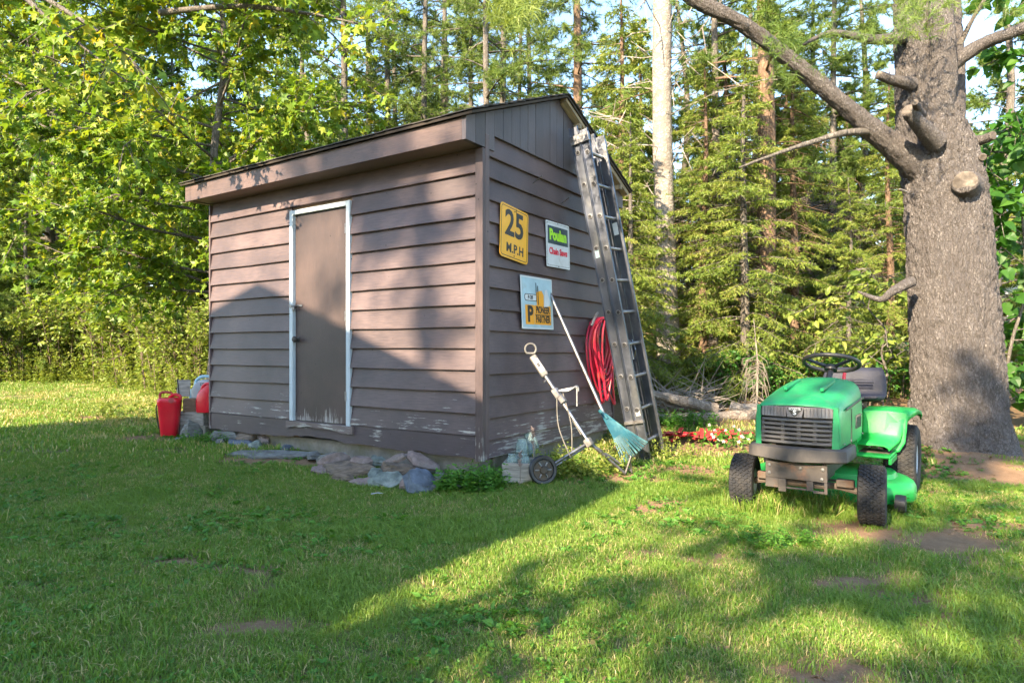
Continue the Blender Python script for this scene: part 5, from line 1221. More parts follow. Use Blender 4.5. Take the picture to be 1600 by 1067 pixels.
def spruce_geo(h, rad, z0, n_br, seed, droop=0.5, dens=1.0, nl=0.055, nw=0.013, tr=0.09, dead=0, gaps=0.0):
    """Conifer with drooping boughs; each bough carries side sprays set with short needles."""
    rng = np.random.default_rng(seed); w, c = G(), G()
    b = np.array([0, 0, -0.1]); tp = [Vector((0, 0, -0.1)), Vector((rng.normal() * .04, rng.normal() * .04, h * .35)), Vector((rng.normal() * .05, rng.normal() * .05, h * .7)), Vector((0, 0, h))]
    trunk_tube(w, tp, [tr * 1.25, tr * 0.95, tr * 0.55, 0.012], 10)
    A, B, RR = [], [], []; NP, ND, NL, NW, NR = [], [], [], [], []
    for i in range(n_br):
        q = (i + rng.random()) / n_br; z = z0 + (h * 0.985 - z0) * q
        if rng.random() < gaps: continue
        L = rad * (1 - q) ** 0.75 * rng.uniform(0.65, 1.1) + 0.12; a = rng.uniform(0, 2 * math.pi)
        dr = droop * (1 - 0.7 * q); m = 6; s = np.linspace(0, 1, m)
        pts = np.stack([np.cos(a) * L * s, np.sin(a) * L * s, z + L * (0.12 * s - dr * s ** 2 + 0.22 * dr * s ** 4)], 1)
        A.append(pts[:-1]); B.append(pts[1:]); RR.append(0.016 * (1 - 0.8 * s[:-1]) * (0.6 + L / 2))
        tone = rng.normal(0, 0.13)
        ns = int(max(4, L * 13 * dens))
        sq = 0.15 + 0.85 * (np.arange(ns) + rng.random(ns)) / ns; f = sq * (m - 1); k = np.minimum(f.astype(int), m - 2); p0 = pts[k] + (pts[k + 1] - pts[k]) * (f - k)[:, None]
        bd = norm(pts[k + 1] - pts[k]); side = np.where(np.arange(ns) % 2 == 0, 1, -1)[:, None] * np.array([-np.sin(a), np.cos(a), 0])
        sl_ = (0.16 + 0.34 * (1 - sq) * min(L, 1.6) / 1.2) * rng.uniform(0.6, 1.15, ns)
        sdv = norm(bd * 0.75 + side * 0.8 + rng.normal(size=(ns, 3)) * 0.15 + np.array([0, 0, -0.35 - 0.5 * dr])); e = p0 + sdv * sl_[:, None]
        A.append(p0); B.append(e); RR.append(np.full(ns, 0.004))
        kn = max(6, int(17 * dens))
        u = rng.random((ns, kn)); base = p0[:, None, :] + (e - p0)[:, None, :] * u[..., None]
        nd = norm(sdv[:, None, :] * 0.8 + rng.normal(size=(ns, kn, 3)) * 0.62 + np.array([0, 0, -0.1]))
        NP.append(base.reshape(-1, 3)); ND.append(nd.reshape(-1, 3)); NL.append(nl * rng.uniform(0.7, 1.4, ns * kn)); NW.append(np.full(ns * kn, nw)); NR.append(np.clip(rng.normal(0.45 + tone, 0.2, ns * kn), 0, 1))
    for i in range(dead):
        z = rng.uniform(0.6, max(z0 + 0.6, h * 0.55)); a = rng.uniform(0, 6.28); L = rng.uniform(0.4, 1.3)
        p = np.array([0, 0, z]); q1 = p + np.array([math.cos(a), math.sin(a), rng.uniform(-.1, .35)]) * L * 0.55; q2 = q1 + np.array([math.cos(a + rng.normal() * .3), math.sin(a + rng.normal() * .3), rng.uniform(-.5, .2)]) * L * 0.5
        A.append(np.stack([p, q1])); B.append(np.stack([q1, q2])); RR.append(np.array([0.011, 0.006]))
        nb = 5; uu = rng.random(nb); b0_ = q1 + (q2 - q1) * uu[:, None]; A.append(b0_); B.append(b0_ + rng.normal(size=(nb, 3)) * 0.18); RR.append(np.full(nb, 0.0035))
    twigs(w, np.concatenate(A), np.concatenate(B), np.concatenate(RR))
    needles(c, np.concatenate(NP), np.concatenate(ND), np.concatenate(NL), np.concatenate(NW), np.concatenate(NR))
    return w, c

def pine_tufts(g, P, D, n=22, L=0.10, w=0.004, tone=0.0, rng=RNG):
    """White-pine brushes: long needles fanning from each shoot tip."""
    m = len(P); dd = norm(D[:, None, :] * 0.9 + rng.normal(size=(m, n, 3)) * 0.62)
    base = P[:, None, :] - D[:, None, :] * (rng.random((m, n, 1)) * L * 0.9)
    needles(g, base.reshape(-1, 3), dd.reshape(-1, 3), L * rng.uniform(0.7, 1.15, m * n), np.full(m * n, w), np.clip(np.repeat(rng.normal(0.5 + tone, 0.2, m), n) + rng.normal(0, 0.08, m * n), 0, 1))

def pine_geo(h, rad, z0, n_br, seed, tr=0.14, dead=30, dens=1.0, L=0.11, w=0.008, nn=18, zdead=1.0):
    rng = np.random.default_rng(seed); wd, c = G(), G()
    tp = [Vector((0, 0, -0.1)), Vector((rng.normal() * .06, rng.normal() * .06, h * .3)), Vector((rng.normal() * .1, rng.normal() * .1, h * .65)), Vector((rng.normal() * .1, 0, h))]
    trunk_tube(wd, tp, [tr * 1.2, tr, tr * 0.7, 0.03], 12)
    A, B, RR, TP, TD = [], [], [], [], []
    def axis_at(z): 
        q = np.clip(z / h, 0, 1); return np.array([np.interp(q, [0, .3, .65, 1], [p.x for p in tp]), np.interp(q, [0, .3, .65, 1], [p.y for p in tp]), z])
    for i in range(n_br + dead):
        live = i < n_br
        if live: q = (i + rng.random()) / n_br; z = z0 + (h * 0.98 - z0) * q; L_ = rad * (1 - q) ** 0.6 * rng.uniform(0.55, 1.1) + 0.3
        else: z = rng.uniform(zdead, max(z0 + 0.5, zdead + 0.5)); L_ = rng.uniform(0.5, 1.7)
        a = rng.uniform(0, 6.283); m = 6; s = np.linspace(0, 1, m); up = rng.uniform(0.0, 0.35) if live else rng.uniform(-0.2, 0.2)
        bend = rng.normal() * 0.25
        pts = axis_at(z) + np.stack([np.cos(a + bend * s) * L_ * s, np.sin(a + bend * s) * L_ * s, L_ * (up * s - 0.25 * s ** 2)], 1)
        A.append(pts[:-1]); B.append(pts[1:]); RR.append((0.022 if live else 0.013) * (1 - 0.85 * s[:-1]) * (0.5 + L_ / 2))
        ns = int(max(4, L_ * (11 if live else 6) * dens)); sq = 0.25 + 0.75 * rng.random(ns); f = sq * (m - 1); k = np.minimum(f.astype(int), m - 2); p0 = pts[k] + (pts[k + 1] - pts[k]) * (f - k)[:, None]
        bd = norm(pts[k + 1] - pts[k]); dv = norm(bd * 0.8 + rng.normal(size=(ns, 3)) * np.array([0.7, 0.7, 0.45])); sl_ = rng.uniform(0.12, 0.5, ns) * (1.2 - sq * 0.6) * (1 if live else 0.8)
        e = p0 + dv * sl_[:, None]; A.append(p0); B.append(e); RR.append(np.full(ns, 0.0045))
        if live:
            for fr in (1.0, 0.6): TP.append(p0 + (e - p0) * fr); TD.append(norm(dv + rng.normal(size=(ns, 3)) * 0.3))
            TP.append(pts[-1:]); TD.append(bd[-1:])
    twigs(wd, np.concatenate(A), np.concatenate(B), np.concatenate(RR))
    if TP: pine_tufts(c, np.concatenate(TP), np.concatenate(TD), nn, L, w, 0, rng)
    return wd, c

def shrub_geo(h, rad, n_stem, leaf, shape, n_sec, n_leaf, seed):
    rnd = random.Random(seed); limbs = []; w = G()
    for i in range(n_stem):
        a = rnd.uniform(0, 6.283); r = rad * math.sqrt(rnd.random()) * 0.55; b = Vector((math.cos(a) * r, math.sin(a) * r, -0.05)); hh = h * rnd.uniform(0.55, 1.0)
        o = Vector((math.cos(a), math.sin(a), 0)) * rad * rnd.uniform(0.1, 0.6)
        pts = [b, b + Vector((0, 0, hh * 0.5)) + o * 0.3, b + Vector((0, 0, hh * 0.9)) + o * 0.8, b + Vector((0, 0, hh)) + o * 1.1]
        w.tube(smooth_path(pts, 3), np.linspace(0.012, 0.003, 10), 4, False); limbs.append(smooth_path(pts, 3))
    gl, gw = broadleaf(limbs, leaf, shape, n_sec, n_leaf, 0.3, q0=0.03, seed=seed)
    w.V += gw.V; w.F += [f + w.n for f in gw.F]; w.C += gw.C; w.n += gw.n
    return w, gl

class Proto:
    """Mesh pair shared by every copy of a kind of plant."""
    def __init__(s, wood, crown, wmat, cmat, names=('trunk', 'crown')):
        s.names = names; s.w = wood.mesh(names[0], True); s.w.materials.append(M[wmat]); s.c = crown.mesh(names[1], False, True); s.c.materials.append(M[cmat])
    def place(s, name, x, y, sc, rz, label, cat, group=None, dz=0.0, sz=None):
        r = empty(name, (x, y, gz(x, y) + dz), rz); r.scale = (sc, sc, sz or sc); tag(r, label, cat, group)
        for nm, me in zip(s.names, (s.w, s.c)):
            o = bpy.data.objects.new(nm, me); COL.objects.link(o); o.parent = r
        return r

# ------------------------------------------------------------------ the big old pine on the right
pine = empty('old_pine'); tag(pine, 'massive old pine with sawn limb stubs at the right', 'tree')
PD = 6.5
def pp(px, py, d=PD): return at(px, py, d)
def bark_tube(pts, rad, n, sub, amp, flute=0.0, seed=0, cell=(25.0, 9.5)):
    """Tapered limb whose surface is broken into raised bark plates with furrows between."""
    P = smooth_path(pts, sub); rr_ = np.interp(np.linspace(0, len(pts) - 1, len(P)), range(len(pts)), rad); V = []; m = len(P)
    T = [(P[min(i + 1, m - 1)] - P[max(i - 1, 0)]).normalized() for i in range(m)]; u = Vector((1, 0, 0)); u = (u - T[0] * u.dot(T[0])).normalized()
    run_ = 0.0
    for i in range(m):
        if i: run_ += (P[i] - P[i - 1]).length
        u = (u - T[i] * u.dot(T[i])).normalized(); w_ = T[i].cross(u)
        for k in range(n):
            a = 2 * math.pi * k / n; ca, sa = math.cos(a), math.sin(a); rr0 = rr_[i]
            q = Vector((ca * rr0, sa * rr0, run_)); wz = mnoise.noise_vector(q * 7) * 0.022
            v = Vector(((q.x + wz.x) * cell[0], (q.y + wz.y) * cell[0], (q.z + wz.z) * cell[1] + seed))
            d_, _ = mnoise.voronoi(v); edge = min(1.0, max(0.0, (d_[1] - d_[0]) / 0.32)); edge = edge * edge * (3 - 2 * edge)
            nz_ = mnoise.fractal(Vector((q.x * 9, q.y * 9, q.z * 4 + seed)), 0.8, 2.0, 3)
            fl = flute * max(0.0, 1 - run_ / 0.75) ** 2 * (0.5 + 0.5 * math.sin(a * 5 + 1.3))
            r = rr0 * (1 + fl) + amp * (nz_ * 0.8 + edge * 1.0 - 0.9 + 0.3 * mnoise.noise(v * 4)); V.append((P[i] + (u * ca + w_ * sa) * r)[:])
    F = [[i * n + k, i * n + (k + 1) % n, (i + 1) * n + (k + 1) % n, (i + 1) * n + k] for i in range(m - 1) for k in range(n)]
    F.append([(m - 1) * n + k for k in range(n)])
    return V, F
tg = G(); bx = pp(1500, 700); bx.z = gz(bx.x, bx.y) - 0.10
V, F = bark_tube([bx, pp(1499, 680), pp(1497, 640), pp(1494, 560), pp(1488, 460), pp(1481, 360), pp(1474, 290), pp(1462, 235), pp(1450, 185), pp(1441, 120), pp(1436, 40), pp(1432, -60), pp(1430, -320)],
                 [0.455, 0.435, 0.412, 0.398, 0.385, 0.372, 0.355, 0.335, 0.28, 0.238, 0.222, 0.21, 0.17], 240, 20, 0.019, 0.24, 3)
tg.add(V, F); tg.build('trunk', 'pine_bark', pine, smooth=True, angle=180)
def limb(pts, rad, n=54, amp=0.010, mat='pine_bark', name='limb', sub=14):
    g = G(); V, F = bark_tube(pts, rad, n, sub, amp, 0, 7, (26.0, 16.0)); g.add(V, F); return g.build(name, mat, pine, smooth=True, angle=180)
limb([pp(1440, 262, 6.45), pp(1395, 228, 6.38), pp(1350, 192, 6.3), pp(1290, 140, 6.2), pp(1225, 86, 6.1), pp(1160, 38, 6.0), pp(1085, 0, 5.9), pp(990, -60, 5.8)], [0.165, 0.118, 0.092, 0.078, 0.073, 0.068, 0.06, 0.054])
limb([pp(1480, 215, 6.55), pp(1488, 130, 6.6), pp(1487, 40, 6.65), pp(1480, -120, 6.7)], [0.16, 0.11, 0.095, 0.08])
limb([pp(1458, 240, 6.5), pp(1464, 180, 6.36), pp(1474, 100, 6.25), pp(1470, 0, 6.2), pp(1468, -120, 6.2)], [0.15, 0.15, 0.115, 0.10, 0.08])
limb([pp(1475, 110, 6.35), pp(1530, 72, 6.2), pp(1580, 52, 6.0), pp(1660, 20, 5.8)], [0.085, 0.062, 0.055, 0.045], 20, 0.005)
limb([pp(1360, 206, 6.3), pp(1320, 208, 6.2), pp(1270, 222, 6.1), pp(1215, 240, 6.0), pp(1155, 262, 5.9)], [0.04, 0.032, 0.025, 0.018, 0.008], 12, 0.003, 'grey_bark', 'dead_branch', 5)
limb([pp(1425, 440, 6.3), pp(1395, 455, 6.25), pp(1375, 468, 6.3), pp(1340, 455, 6.4)], [0.055, 0.042, 0.03, 0.01], 14, 0.004, 'pine_bark', 'dead_branch', 5)
limb([pp(1410, 60, 6.4), pp(1360, 62, 6.3), pp(1300, 52, 6.2), pp(1255, 70, 6.1)], [0.06, 0.045, 0.03, 0.012], 14, 0.003, 'pine_bark', 'dead_branch', 5)
limb([pp(1415, 300, 6.3), pp(1408, 297, 6.15), pp(1405, 296, 6.05)], [0.018, 0.012, 0.005], 8, 0.001, 'dead_twig', 'dead_branch', 3)
limb([pp(1500, 70, 6.4), pp(1520, 30, 6.3), pp(1545, -10, 6.2)], [0.03, 0.02, 0.015], 10, 0.002, 'grey_bark', 'dead_branch', 4)
def stub(p0, p1, r0, r1, nm='branch_stub'):
    o = limb([p0, p0.lerp(p1, 0.5) + Vector((0, 0, -0.01)), p1], [r0, (r0 + r1) * 0.47, r1], 26, 0.006, 'pine_bark', nm, 6)
    Mx = frame(p1 - p0).to_4x4(); Mx.translation = p1; g = G(); g.lathe([(r1 * 0.93, -0.012), (r1 * 0.92, 0.003), (r1 * 0.8, 0.006), (0.0, 0.004)], 22, Mx); g.build('sawn_face', 'cut_wood', o)
stub(pp(1462, 222, 6.2), pp(1418, 172, 5.95), 0.10, 0.058)
stub(pp(1440, 180, 6.2), pp(1430, 160, 5.8), 0.05, 0.028)
stub(pp(1425, 132, 6.35), pp(1372, 117, 6.25), 0.07, 0.038)
stub(pp(1508, 292, 6.25), pp(1508, 284, 6.06), 0.16, 0.105)
stub(pp(1520, 222, 6.4), pp(1552, 212, 6.2), 0.06, 0.045)
stub(pp(1522, 238, 6.35), pp(1536, 246, 6.2), 0.05, 0.036)
# needle sprays of the old pine
nd = G(); rng = np.random.default_rng(91)
def spray(cx, cy, d, sx, sy, n, tone=0.0, L=0.10, dirv=(0, 0, -0.3), w=0.0042):
    P = np.array([at(cx + rng.normal() * sx, cy + rng.normal() * sy, d + rng.normal() * 0.35)[:] for _ in range(n)])
    D = norm(rng.normal(size=(n, 3)) * 0.7 + np.array(dirv)); pine_tufts(nd, P, D, 26, L, w, tone, rng)
spray(1425, 22, 5.6, 32, 18, 46, -0.1); spray(1455, -8, 5.6, 40, 16, 40, 0); spray(1260, 62, 6.0, 60, 16, 60, -0.15); spray(1345, 60, 6.1, 40, 9, 40, -0.1)
spray(1235, 112, 5.9, 22, 14, 16, 0.1); spray(802, 22, 4.6, 22, 20, 90, 0.35, 0.12, (0, -0.2, -0.6), 0.006); spray(790, -30, 4.6, 60, 20, 90, 0.25, 0.12, (0, -0.2, -0.4), 0.006)
spray(1100, -30, 5.6, 120, 15, 80, -0.1); spray(1560, 20, 6.0, 30, 14, 20, -0.1)
nd.build('needle_sprays', 'pine_needle', pine, attr=True)

# ------------------------------------------------------------------ maples on the left
m1 = at(322, 600, 9.3)
maple('maple_tree', 'bright leafy maple rising behind the far end of the shed', (m1.x, m1.y), 8.5, 2.9, (0.5, -0.3), 70, 1.7, 0.098, 11, 0.06, 28, 21, bias=(-0.15, -0.45))
m2 = at(85, 600, 17.5)
maple('maple_tree', 'large maple filling the upper left corner', (m2.x, m2.y), 12.0, 4.3, (0.2, -0.4), 74, 2.2, 0.12, 12, 0.13, 30, 22, bias=(0.1, -0.3), twig=0.7)
m3 = at(-110, 600, 19.5)
maple('maple_tree', 'maple reaching in over the left edge of the picture', (m3.x, m3.y), 12.5, 4.5, (0.5, -0.2), 60, 2.4, 0.125, 13, 0.14, 28, 20, bias=(0.25, -0.2), twig=0.7)
m6 = at(205, 600, 16.0)
maple('maple_tree', 'low branching young maple between the slim maple and the shed', (m6.x, m6.y), 6.2, 2.0, (0.2, -0.3), 44, 1.3, 0.115, 16, 0.06, 20, 16, bias=(0.0, -0.2))
m4 = at(215, 590, 17.0)
maple('maple_tree', 'slim young maple with bare lower trunk in front of the thicket', (m4.x, m4.y), 7.5, 2.2, (0.1, 0), 34, 2.3, 0.12, 14, 0.12, 18, 15)
m5 = at(480, 500, 15.5)
maple('maple_tree', 'yellow green maple behind the middle of the shed roof', (m5.x, m5.y), 9.5, 2.6, (0.0, -0.3), 36, 3.0, 0.125, 15, 0.11, 20, 15)
# low maple boughs overhanging the shed eave: they throw the leaf shadows on the fascia and door
def bough(name, label, pts, r0, n_sec, n_leaf, leaf, seed, mat='maple_leaf', shape=MAPLE, twig=0.45):
    w = G(); L = smooth_path(pts, 4); w.tube(L, np.linspace(r0, 0.005, len(L)), 7, False); gl, gw = broadleaf([L], leaf, shape, n_sec, n_leaf, twig, seed=seed)
    w.V += gw.V; w.F += [f + w.n for f in gw.F]; w.C += gw.C; w.n += gw.n
    return make_tree(name, w, gl, 'grey_bark', mat, label, 'branch', cname='leaves')
def sun_back(x, z, dist):
    """The point in front of the shed's front wall whose shadow falls at (x, z) on it."""
    p = SH(x, 0, z); k = dist / math.cos(SUN_EL); return p + Vector(SUN) * k
bough('maple_bough', 'maple bough hanging in front of the shed eave', [sun_back(-3.9, 3.4, 1.9), sun_back(-3.2, 3.05, 1.7), sun_back(-2.6, 2.75, 1.5), sun_back(-2.25, 2.45, 1.35)], 0.03, 20, 7, 0.10, 41, twig=0.34)
bough('maple_bough', 'higher maple bough above the far end of the shed eave', [sun_back(-4.4, 3.7, 1.6), sun_back(-3.9, 3.35, 1.5), sun_back(-3.5, 3.1, 1.3), sun_back(-3.2, 2.92, 1.1)], 0.03, 16, 8, 0.10, 42, twig=0.34)
bough('maple_bough', 'maple bough crossing high over the middle of the roof', [at(250, 20, 8.0), at(380, 10, 7.6), at(500, 25, 7.3), at(590, 45, 7.0)], 0.04, 26, 10, 0.11, 43)

# ------------------------------------------------------------------ conifers
spA = Proto(*spruce_geo(9.0, 1.9, 0.4, 150, 1, 0.6, 1.25, 0.085, 0.021, 0.10, dead=24), 'red_bark', 'spruce_needle')
spB = Proto(*spruce_geo(7.0, 1.6, 0.2, 130, 2, 0.5, 1.25, 0.08, 0.02, 0.08, dead=14), 'grey_bark', 'spruce_needle')
spC = Proto(*spruce_geo(12.0, 2.4, 0.3, 150, 3, 0.5, 1.0, 0.17, 0.05, 0.12, dead=30, gaps=0.05), 'grey_bark', 'pine_needle')
spD = Proto(*spruce_geo(12.0, 2.5, 0.3, 150, 4, 0.6, 1.0, 0.17, 0.05, 0.12, dead=20, gaps=0.05), 'red_bark', 'spruce_needle')
piA = Proto(*pine_geo(14.0, 2.6, 4.6, 60, 5, 0.14, 60, 1.3, 0.13, 0.013, 20), 'red_bark', 'pine_needle')
piB = Proto(*pine_geo(11.0, 2.3, 0.9, 80, 6, 0.12, 26, 1.5, 0.14, 0.016, 22), 'grey_bark', 'pine_needle')
piD = Proto(*pine_geo(12.0, 2.1, 4.0, 46, 8, 0.085, 260, 1.5, 0.12, 0.012, 16, zdead=2.0), 'grey_bark', 'pine_needle')
def P2(px, d): return (px - 800) / FPX * d, d
# pale and reddish trunks right of the shed
pa = G(); trunk_tube(pa, [Vector((0, 0, -0.1)), Vector((-0.06, 0, 2.2)), Vector((-0.12, 0, 4.6)), Vector((-0.10, 0, 7.2)), Vector((0, 0, 11))], [0.21, 0.165, 0.155, 0.15, 0.07], 18, 0.03)
gA = G(); twA, twB = [], []
rng = np.random.default_rng(17)
for i in range(46):
    z = rng.uniform(2.5, 7.6); a = rng.uniform(0, 6.28); L = rng.uniform(0.4, 1.9); p = np.array([-0.1, 0, z]); q1 = p + np.array([math.cos(a), math.sin(a), rng.uniform(-.1, .9)]) * L * .5; q2 = q1 + np.array([math.cos(a), math.sin(a), rng.uniform(-.4, .7)]) * L * .5
    twA += [p, q1]; twB += [q1, q2]
    for _ in range(3): b_ = q1 + (q2 - q1) * rng.random(); twA.append(b_); twB.append(b_ + rng.normal(size=3) * 0.2)
twigs(pa, np.array(twA), np.array(twB), 0.011)
x, y = P2(1046, 10.6); r_ = make_tree('pale_trunk_tree', pa, None, 'pale_bark', None, 'tall tree with pale sunlit bark right of the ladder', loc=(x, y, gz(x, y)))
cg = G(); Pn = np.array([(rng.normal() * 0.9, rng.normal() * 0.9, rng.uniform(6.5, 10.5)) for _ in range(260)]); pine_tufts(cg, Pn, norm(rng.normal(size=(260, 3))), 18, 0.12, 0.008, 0, rng); cg.build('crown', 'dark_needle', r_, attr=True)
x, y = P2(1196, 10.9); piA.place('red_pine', x, y, 1.0, 0.4, 'straight reddish pine trunk left of the big pine limb', 'tree')
x, y = P2(1112, 11.6); piD.place('slim_pine', x, y, 0.85, 1.4, 'slim bare pine between pale tree and reddish pine', 'tree')
x, y = P2(1292, 14.0); piD.place('slim_pine', x, y, 0.9, 2.4, 'slim straight pine trunk above the mower steering wheel', 'tree')
near = [(985, 9.9, spB, 0.62, 'drooping young spruce just behind the ladder'), (1100, 10.6, spA, 0.62, 'drooping yellow green spruce between pale tree and red pine'), (1165, 10.0, spB, 0.78, 'bushy spruce in front of the reddish pine trunk'),
        (1240, 11.3, spA, 0.68, 'spruce with trailing boughs behind the mower hood'), (1325, 10.6, spB, 0.5, 'low spruce behind the mower seat'), (970, 12.2, spA, 0.85, 'spruce rising above the rear slope of the shed roof'),
        (1390, 13.2, spA, 0.7, 'spruce just left of the big pine trunk'), (1130, 13.0, spD, 0.62, 'tall spruce deeper in the wood behind red pine'), (1270, 14.5, piB, 0.8, 'soft needled pine deeper in the wood right of red pine'), (1060, 14.0, piB, 0.78, 'soft needled pine behind the pale trunk'), (1000, 14.5, spD, 0.68, 'tall yellow green spruce between ladder and pale trunk'), (1225, 15.5, spD, 0.72, 'tall yellow green spruce right of the reddish pine'), (1345, 15.0, piB, 0.85, 'soft needled pine under the big pine limb'), (1170, 16.5, piB, 0.95, 'tall soft needled pine seen left of the reddish trunk')]
for i, (px, d, pr, sc, lb) in enumerate(near):
    x, y = P2(px, d); pr.place('spruce_tree' if pr is not piB else 'pine_tree', x, y, sc, i * 1.7, lb, 'tree')
# bare-limbed pines behind the shed roof
for i, (px, d, sc) in enumerate(((548, 14.0, 1.0), (600, 16.5, 1.05), (660, 15.0, 1.0), (705, 17.5, 1.1), (752, 13.5, 0.95), (785, 14.5, 1.05), (835, 18.0, 1.05), (570, 19.0, 1.2), (690, 20.0, 1.2), (625, 17.2, 0.9), (730, 16.2, 0.9), (810, 16.0, 0.85))):
    ordn = {548: 'leftmost', 570: 'second from left', 600: 'third from left', 660: 'fourth from left', 690: 'tall middle', 705: 'fifth from right, far', 752: 'nearest', 785: 'third from right', 835: 'rightmost', 625: 'short middle left', 730: 'short middle right', 810: 'second from right'}[px]
    x, y = P2(px, d); piD.place('bare_pine', x, y, sc, i * 2.1, ordn + ' pine of the bare branched row behind the shed roof', 'tree', 'bare pines behind the shed')
x, y = P2(900, 16.0); piA.place('tall_pine', x, y, 0.95, 3.3, 'tall pine with dark boughs against the sky above the roof ridge', 'tree')
x, y = P2(48, 15.4); piB.place('pine_tree', x, y, 0.46, 1.0, 'soft needled pine drooping at the left edge', 'tree')
x, y = P2(-40, 15.2); piB.place('pine_tree', x, y, 0.55, 2.0, 'smaller pine cut by the left edge of the picture', 'tree')
x, y = P2(138, 15.8); piD.place('dead_spruce', x, y, 0.42, 2.0, 'half dead spruce with grey twigs at the left wood edge', 'tree')
x, y = P2(1560, 15.0); piB.place('pine_tree', x, y, 0.95, 2.6, 'light green pine right of the big pine trunk', 'tree')
x, y = P2(1640, 17.0); spD.place('spruce_tree', x, y, 0.8, 0.6, 'spruce beyond the right edge of the big pine', 'tree')
# the wood behind
rng = np.random.default_rng(5); n_w = 0
for row, (d0, d1, step) in enumerate(((19, 23, 96), (25, 30, 70), (33, 40, 52))):
    px = -400 + row * 30
    while px < 2000:
        d = rng.uniform(d0, d1); q = px + rng.uniform(-30, 30)
        tall = 1.0 if q < 520 else (0.62 if q < 900 else (0.58 if q < 1330 else 0.85))
        if row == 2: tall *= 1.12
        pr = (spC, spD, piB, spD)[int(rng.integers(0, 4))]; hh = 11.0 if pr is piB else 12.0
        want = (13.0 if q < 520 else ((9.0 if q < 900 else 8.2) + 0.3 * (d - 19) if 520 < q < 1380 else 9.0 + 0.25 * (d - 19))) * rng.uniform(0.82, 1.15)
        if row == 0 and q > 900: want *= 0.8
        x, y = P2(q, d); sc = want / hh
        pr.place('wood_conifer', x, y, max(sc, 0.75), rng.uniform(0, 6.28), 'conifer standing in the dense wood behind the clearing', 'tree', 'conifers of the wood', sz=sc)
        n_w += 1; px += step

# ------------------------------------------------------------------ shrubs and undergrowth
shA = Proto(*shrub_geo(1.7, 1.1, 26, 0.10, OVATE, 13, 9, 1), 'twig', 'shrub_leaf', ('stems', 'leaves'))
shB = Proto(*shrub_geo(1.3, 1.0, 24, 0.085, MAPLE, 12, 9, 2), 'twig', 'shrub_leaf', ('stems', 'leaves'))
shC = Proto(*shrub_geo(1.1, 0.8, 20, 0.11, OVATE, 9, 8, 3), 'twig', 'dark_leaf', ('stems', 'leaves'))
rng = np.random.default_rng(8)
for i in range(46):
    q = -210 + i * 12.3 + rng.uniform(-8, 8); d = rng.uniform(16.0, 18.0) if i % 2 else rng.uniform(14.9, 16.2)
    d -= 2.2 * max(0.0, min(1.0, (q - 180) / 160)); x, y = P2(q, d)
    (shA, shB)[i % 2].place('shrub', x, y, rng.uniform(0.75, 1.15), rng.uniform(0, 6.28), 'leafy shrub in the sunlit thicket along the left lawn edge', 'shrub', 'thicket shrubs left of the shed')
for i in range(30):
    q = 985 + i * 16 + rng.uniform(-10, 10); d = rng.uniform(9.0, 11.5); x, y = P2(q, d)
    if abs(q - 1046) < 22: continue
    (shC, shB, shC)[i % 3].place('undergrowth_shrub', x, y, rng.uniform(0.4, 0.75), rng.uniform(0, 6.28), 'low green undergrowth shrub among the trunks right of the shed', 'shrub', 'undergrowth right of the shed')
for i in range(16):
    q = 1000 + i * 30 + rng.uniform(-10, 10); d = rng.uniform(13, 18); x, y = P2(q, d)
    shA.place('undergrowth_shrub', x, y, rng.uniform(0.7, 1.1), rng.uniform(0, 6.28), 'taller shrub deeper in the wood right of the shed', 'shrub', 'deep undergrowth right of the shed')
# big-leaved saplings at the right edge
l1 = at(1580, 640, 7.6)
maple('linden_sapling', 'big leaved sapling at the right edge beside the pine', (l1.x, l1.y), 3.6, 0.75, (0.1, -0.1), 20, 0.25, 0.13, 51, 0.02, 9, 6, mat='linden_leaf', shape=HEART, twig=0.3)
l2 = at(1650, 640, 8.4)
maple('linden_sapling', 'dense big leaved tree cut by the right edge', (l2.x, l2.y), 7.0, 1.5, (-0.1, -0.3), 34, 0.6, 0.14, 52, 0.06, 12, 9, mat='linden_leaf', shape=HEART, twig=0.4)
l3 = at(1385, 600, 8.6)
maple('linden_sapling', 'thin sapling with yellow green leaves behind the mower', (l3.x, l3.y), 1.9, 1.0, (-0.3, -0.2), 14, 0.5, 0.11, 53, 0.015, 7, 6, mat='shrub_leaf', shape=OVATE, twig=0.25)
# plants added out of view to shade the lawn; tall tree dapples the wall
def behind(lat, w): p = LAT * lat + SUN_AZ * w; return (p.x, p.y)
maple('shade_tree', 'unseen leafy tree added behind the photographer to shade the lawn', behind(0.6, 7.5), 9.4, 2.5, (0, 0), 50, 1.2, 0.13, 61, 0.12, 15, 12, wmat='grey_bark')
maple('shade_tree', 'tall unseen tree added farther behind the photographer for dappled shade', behind(4.2, 9.5), 9.5, 3.0, (0, 0), 40, 1.6, 0.14, 62, 0.14, 14, 11)
maple('shade_tree', 'tall tree behind the family house', behind(-3.7, 16.0), 14.9, 1.6, (0, 0), 16, 12.3, 0.16, 63, 0.2, 9, 7)
maple('shade_bush', 'tall unseen bush added behind the photographer to shade the near lawn', behind(-1.8, 5.0), 4.1, 1.05, (0, 0), 30, 0.4, 0.10, 64, 0.03, 14, 12, shape=HEART, mat='dark_leaf', twig=0.35)  # unseen bush, added to cut off the sun strip on the nearest lawn

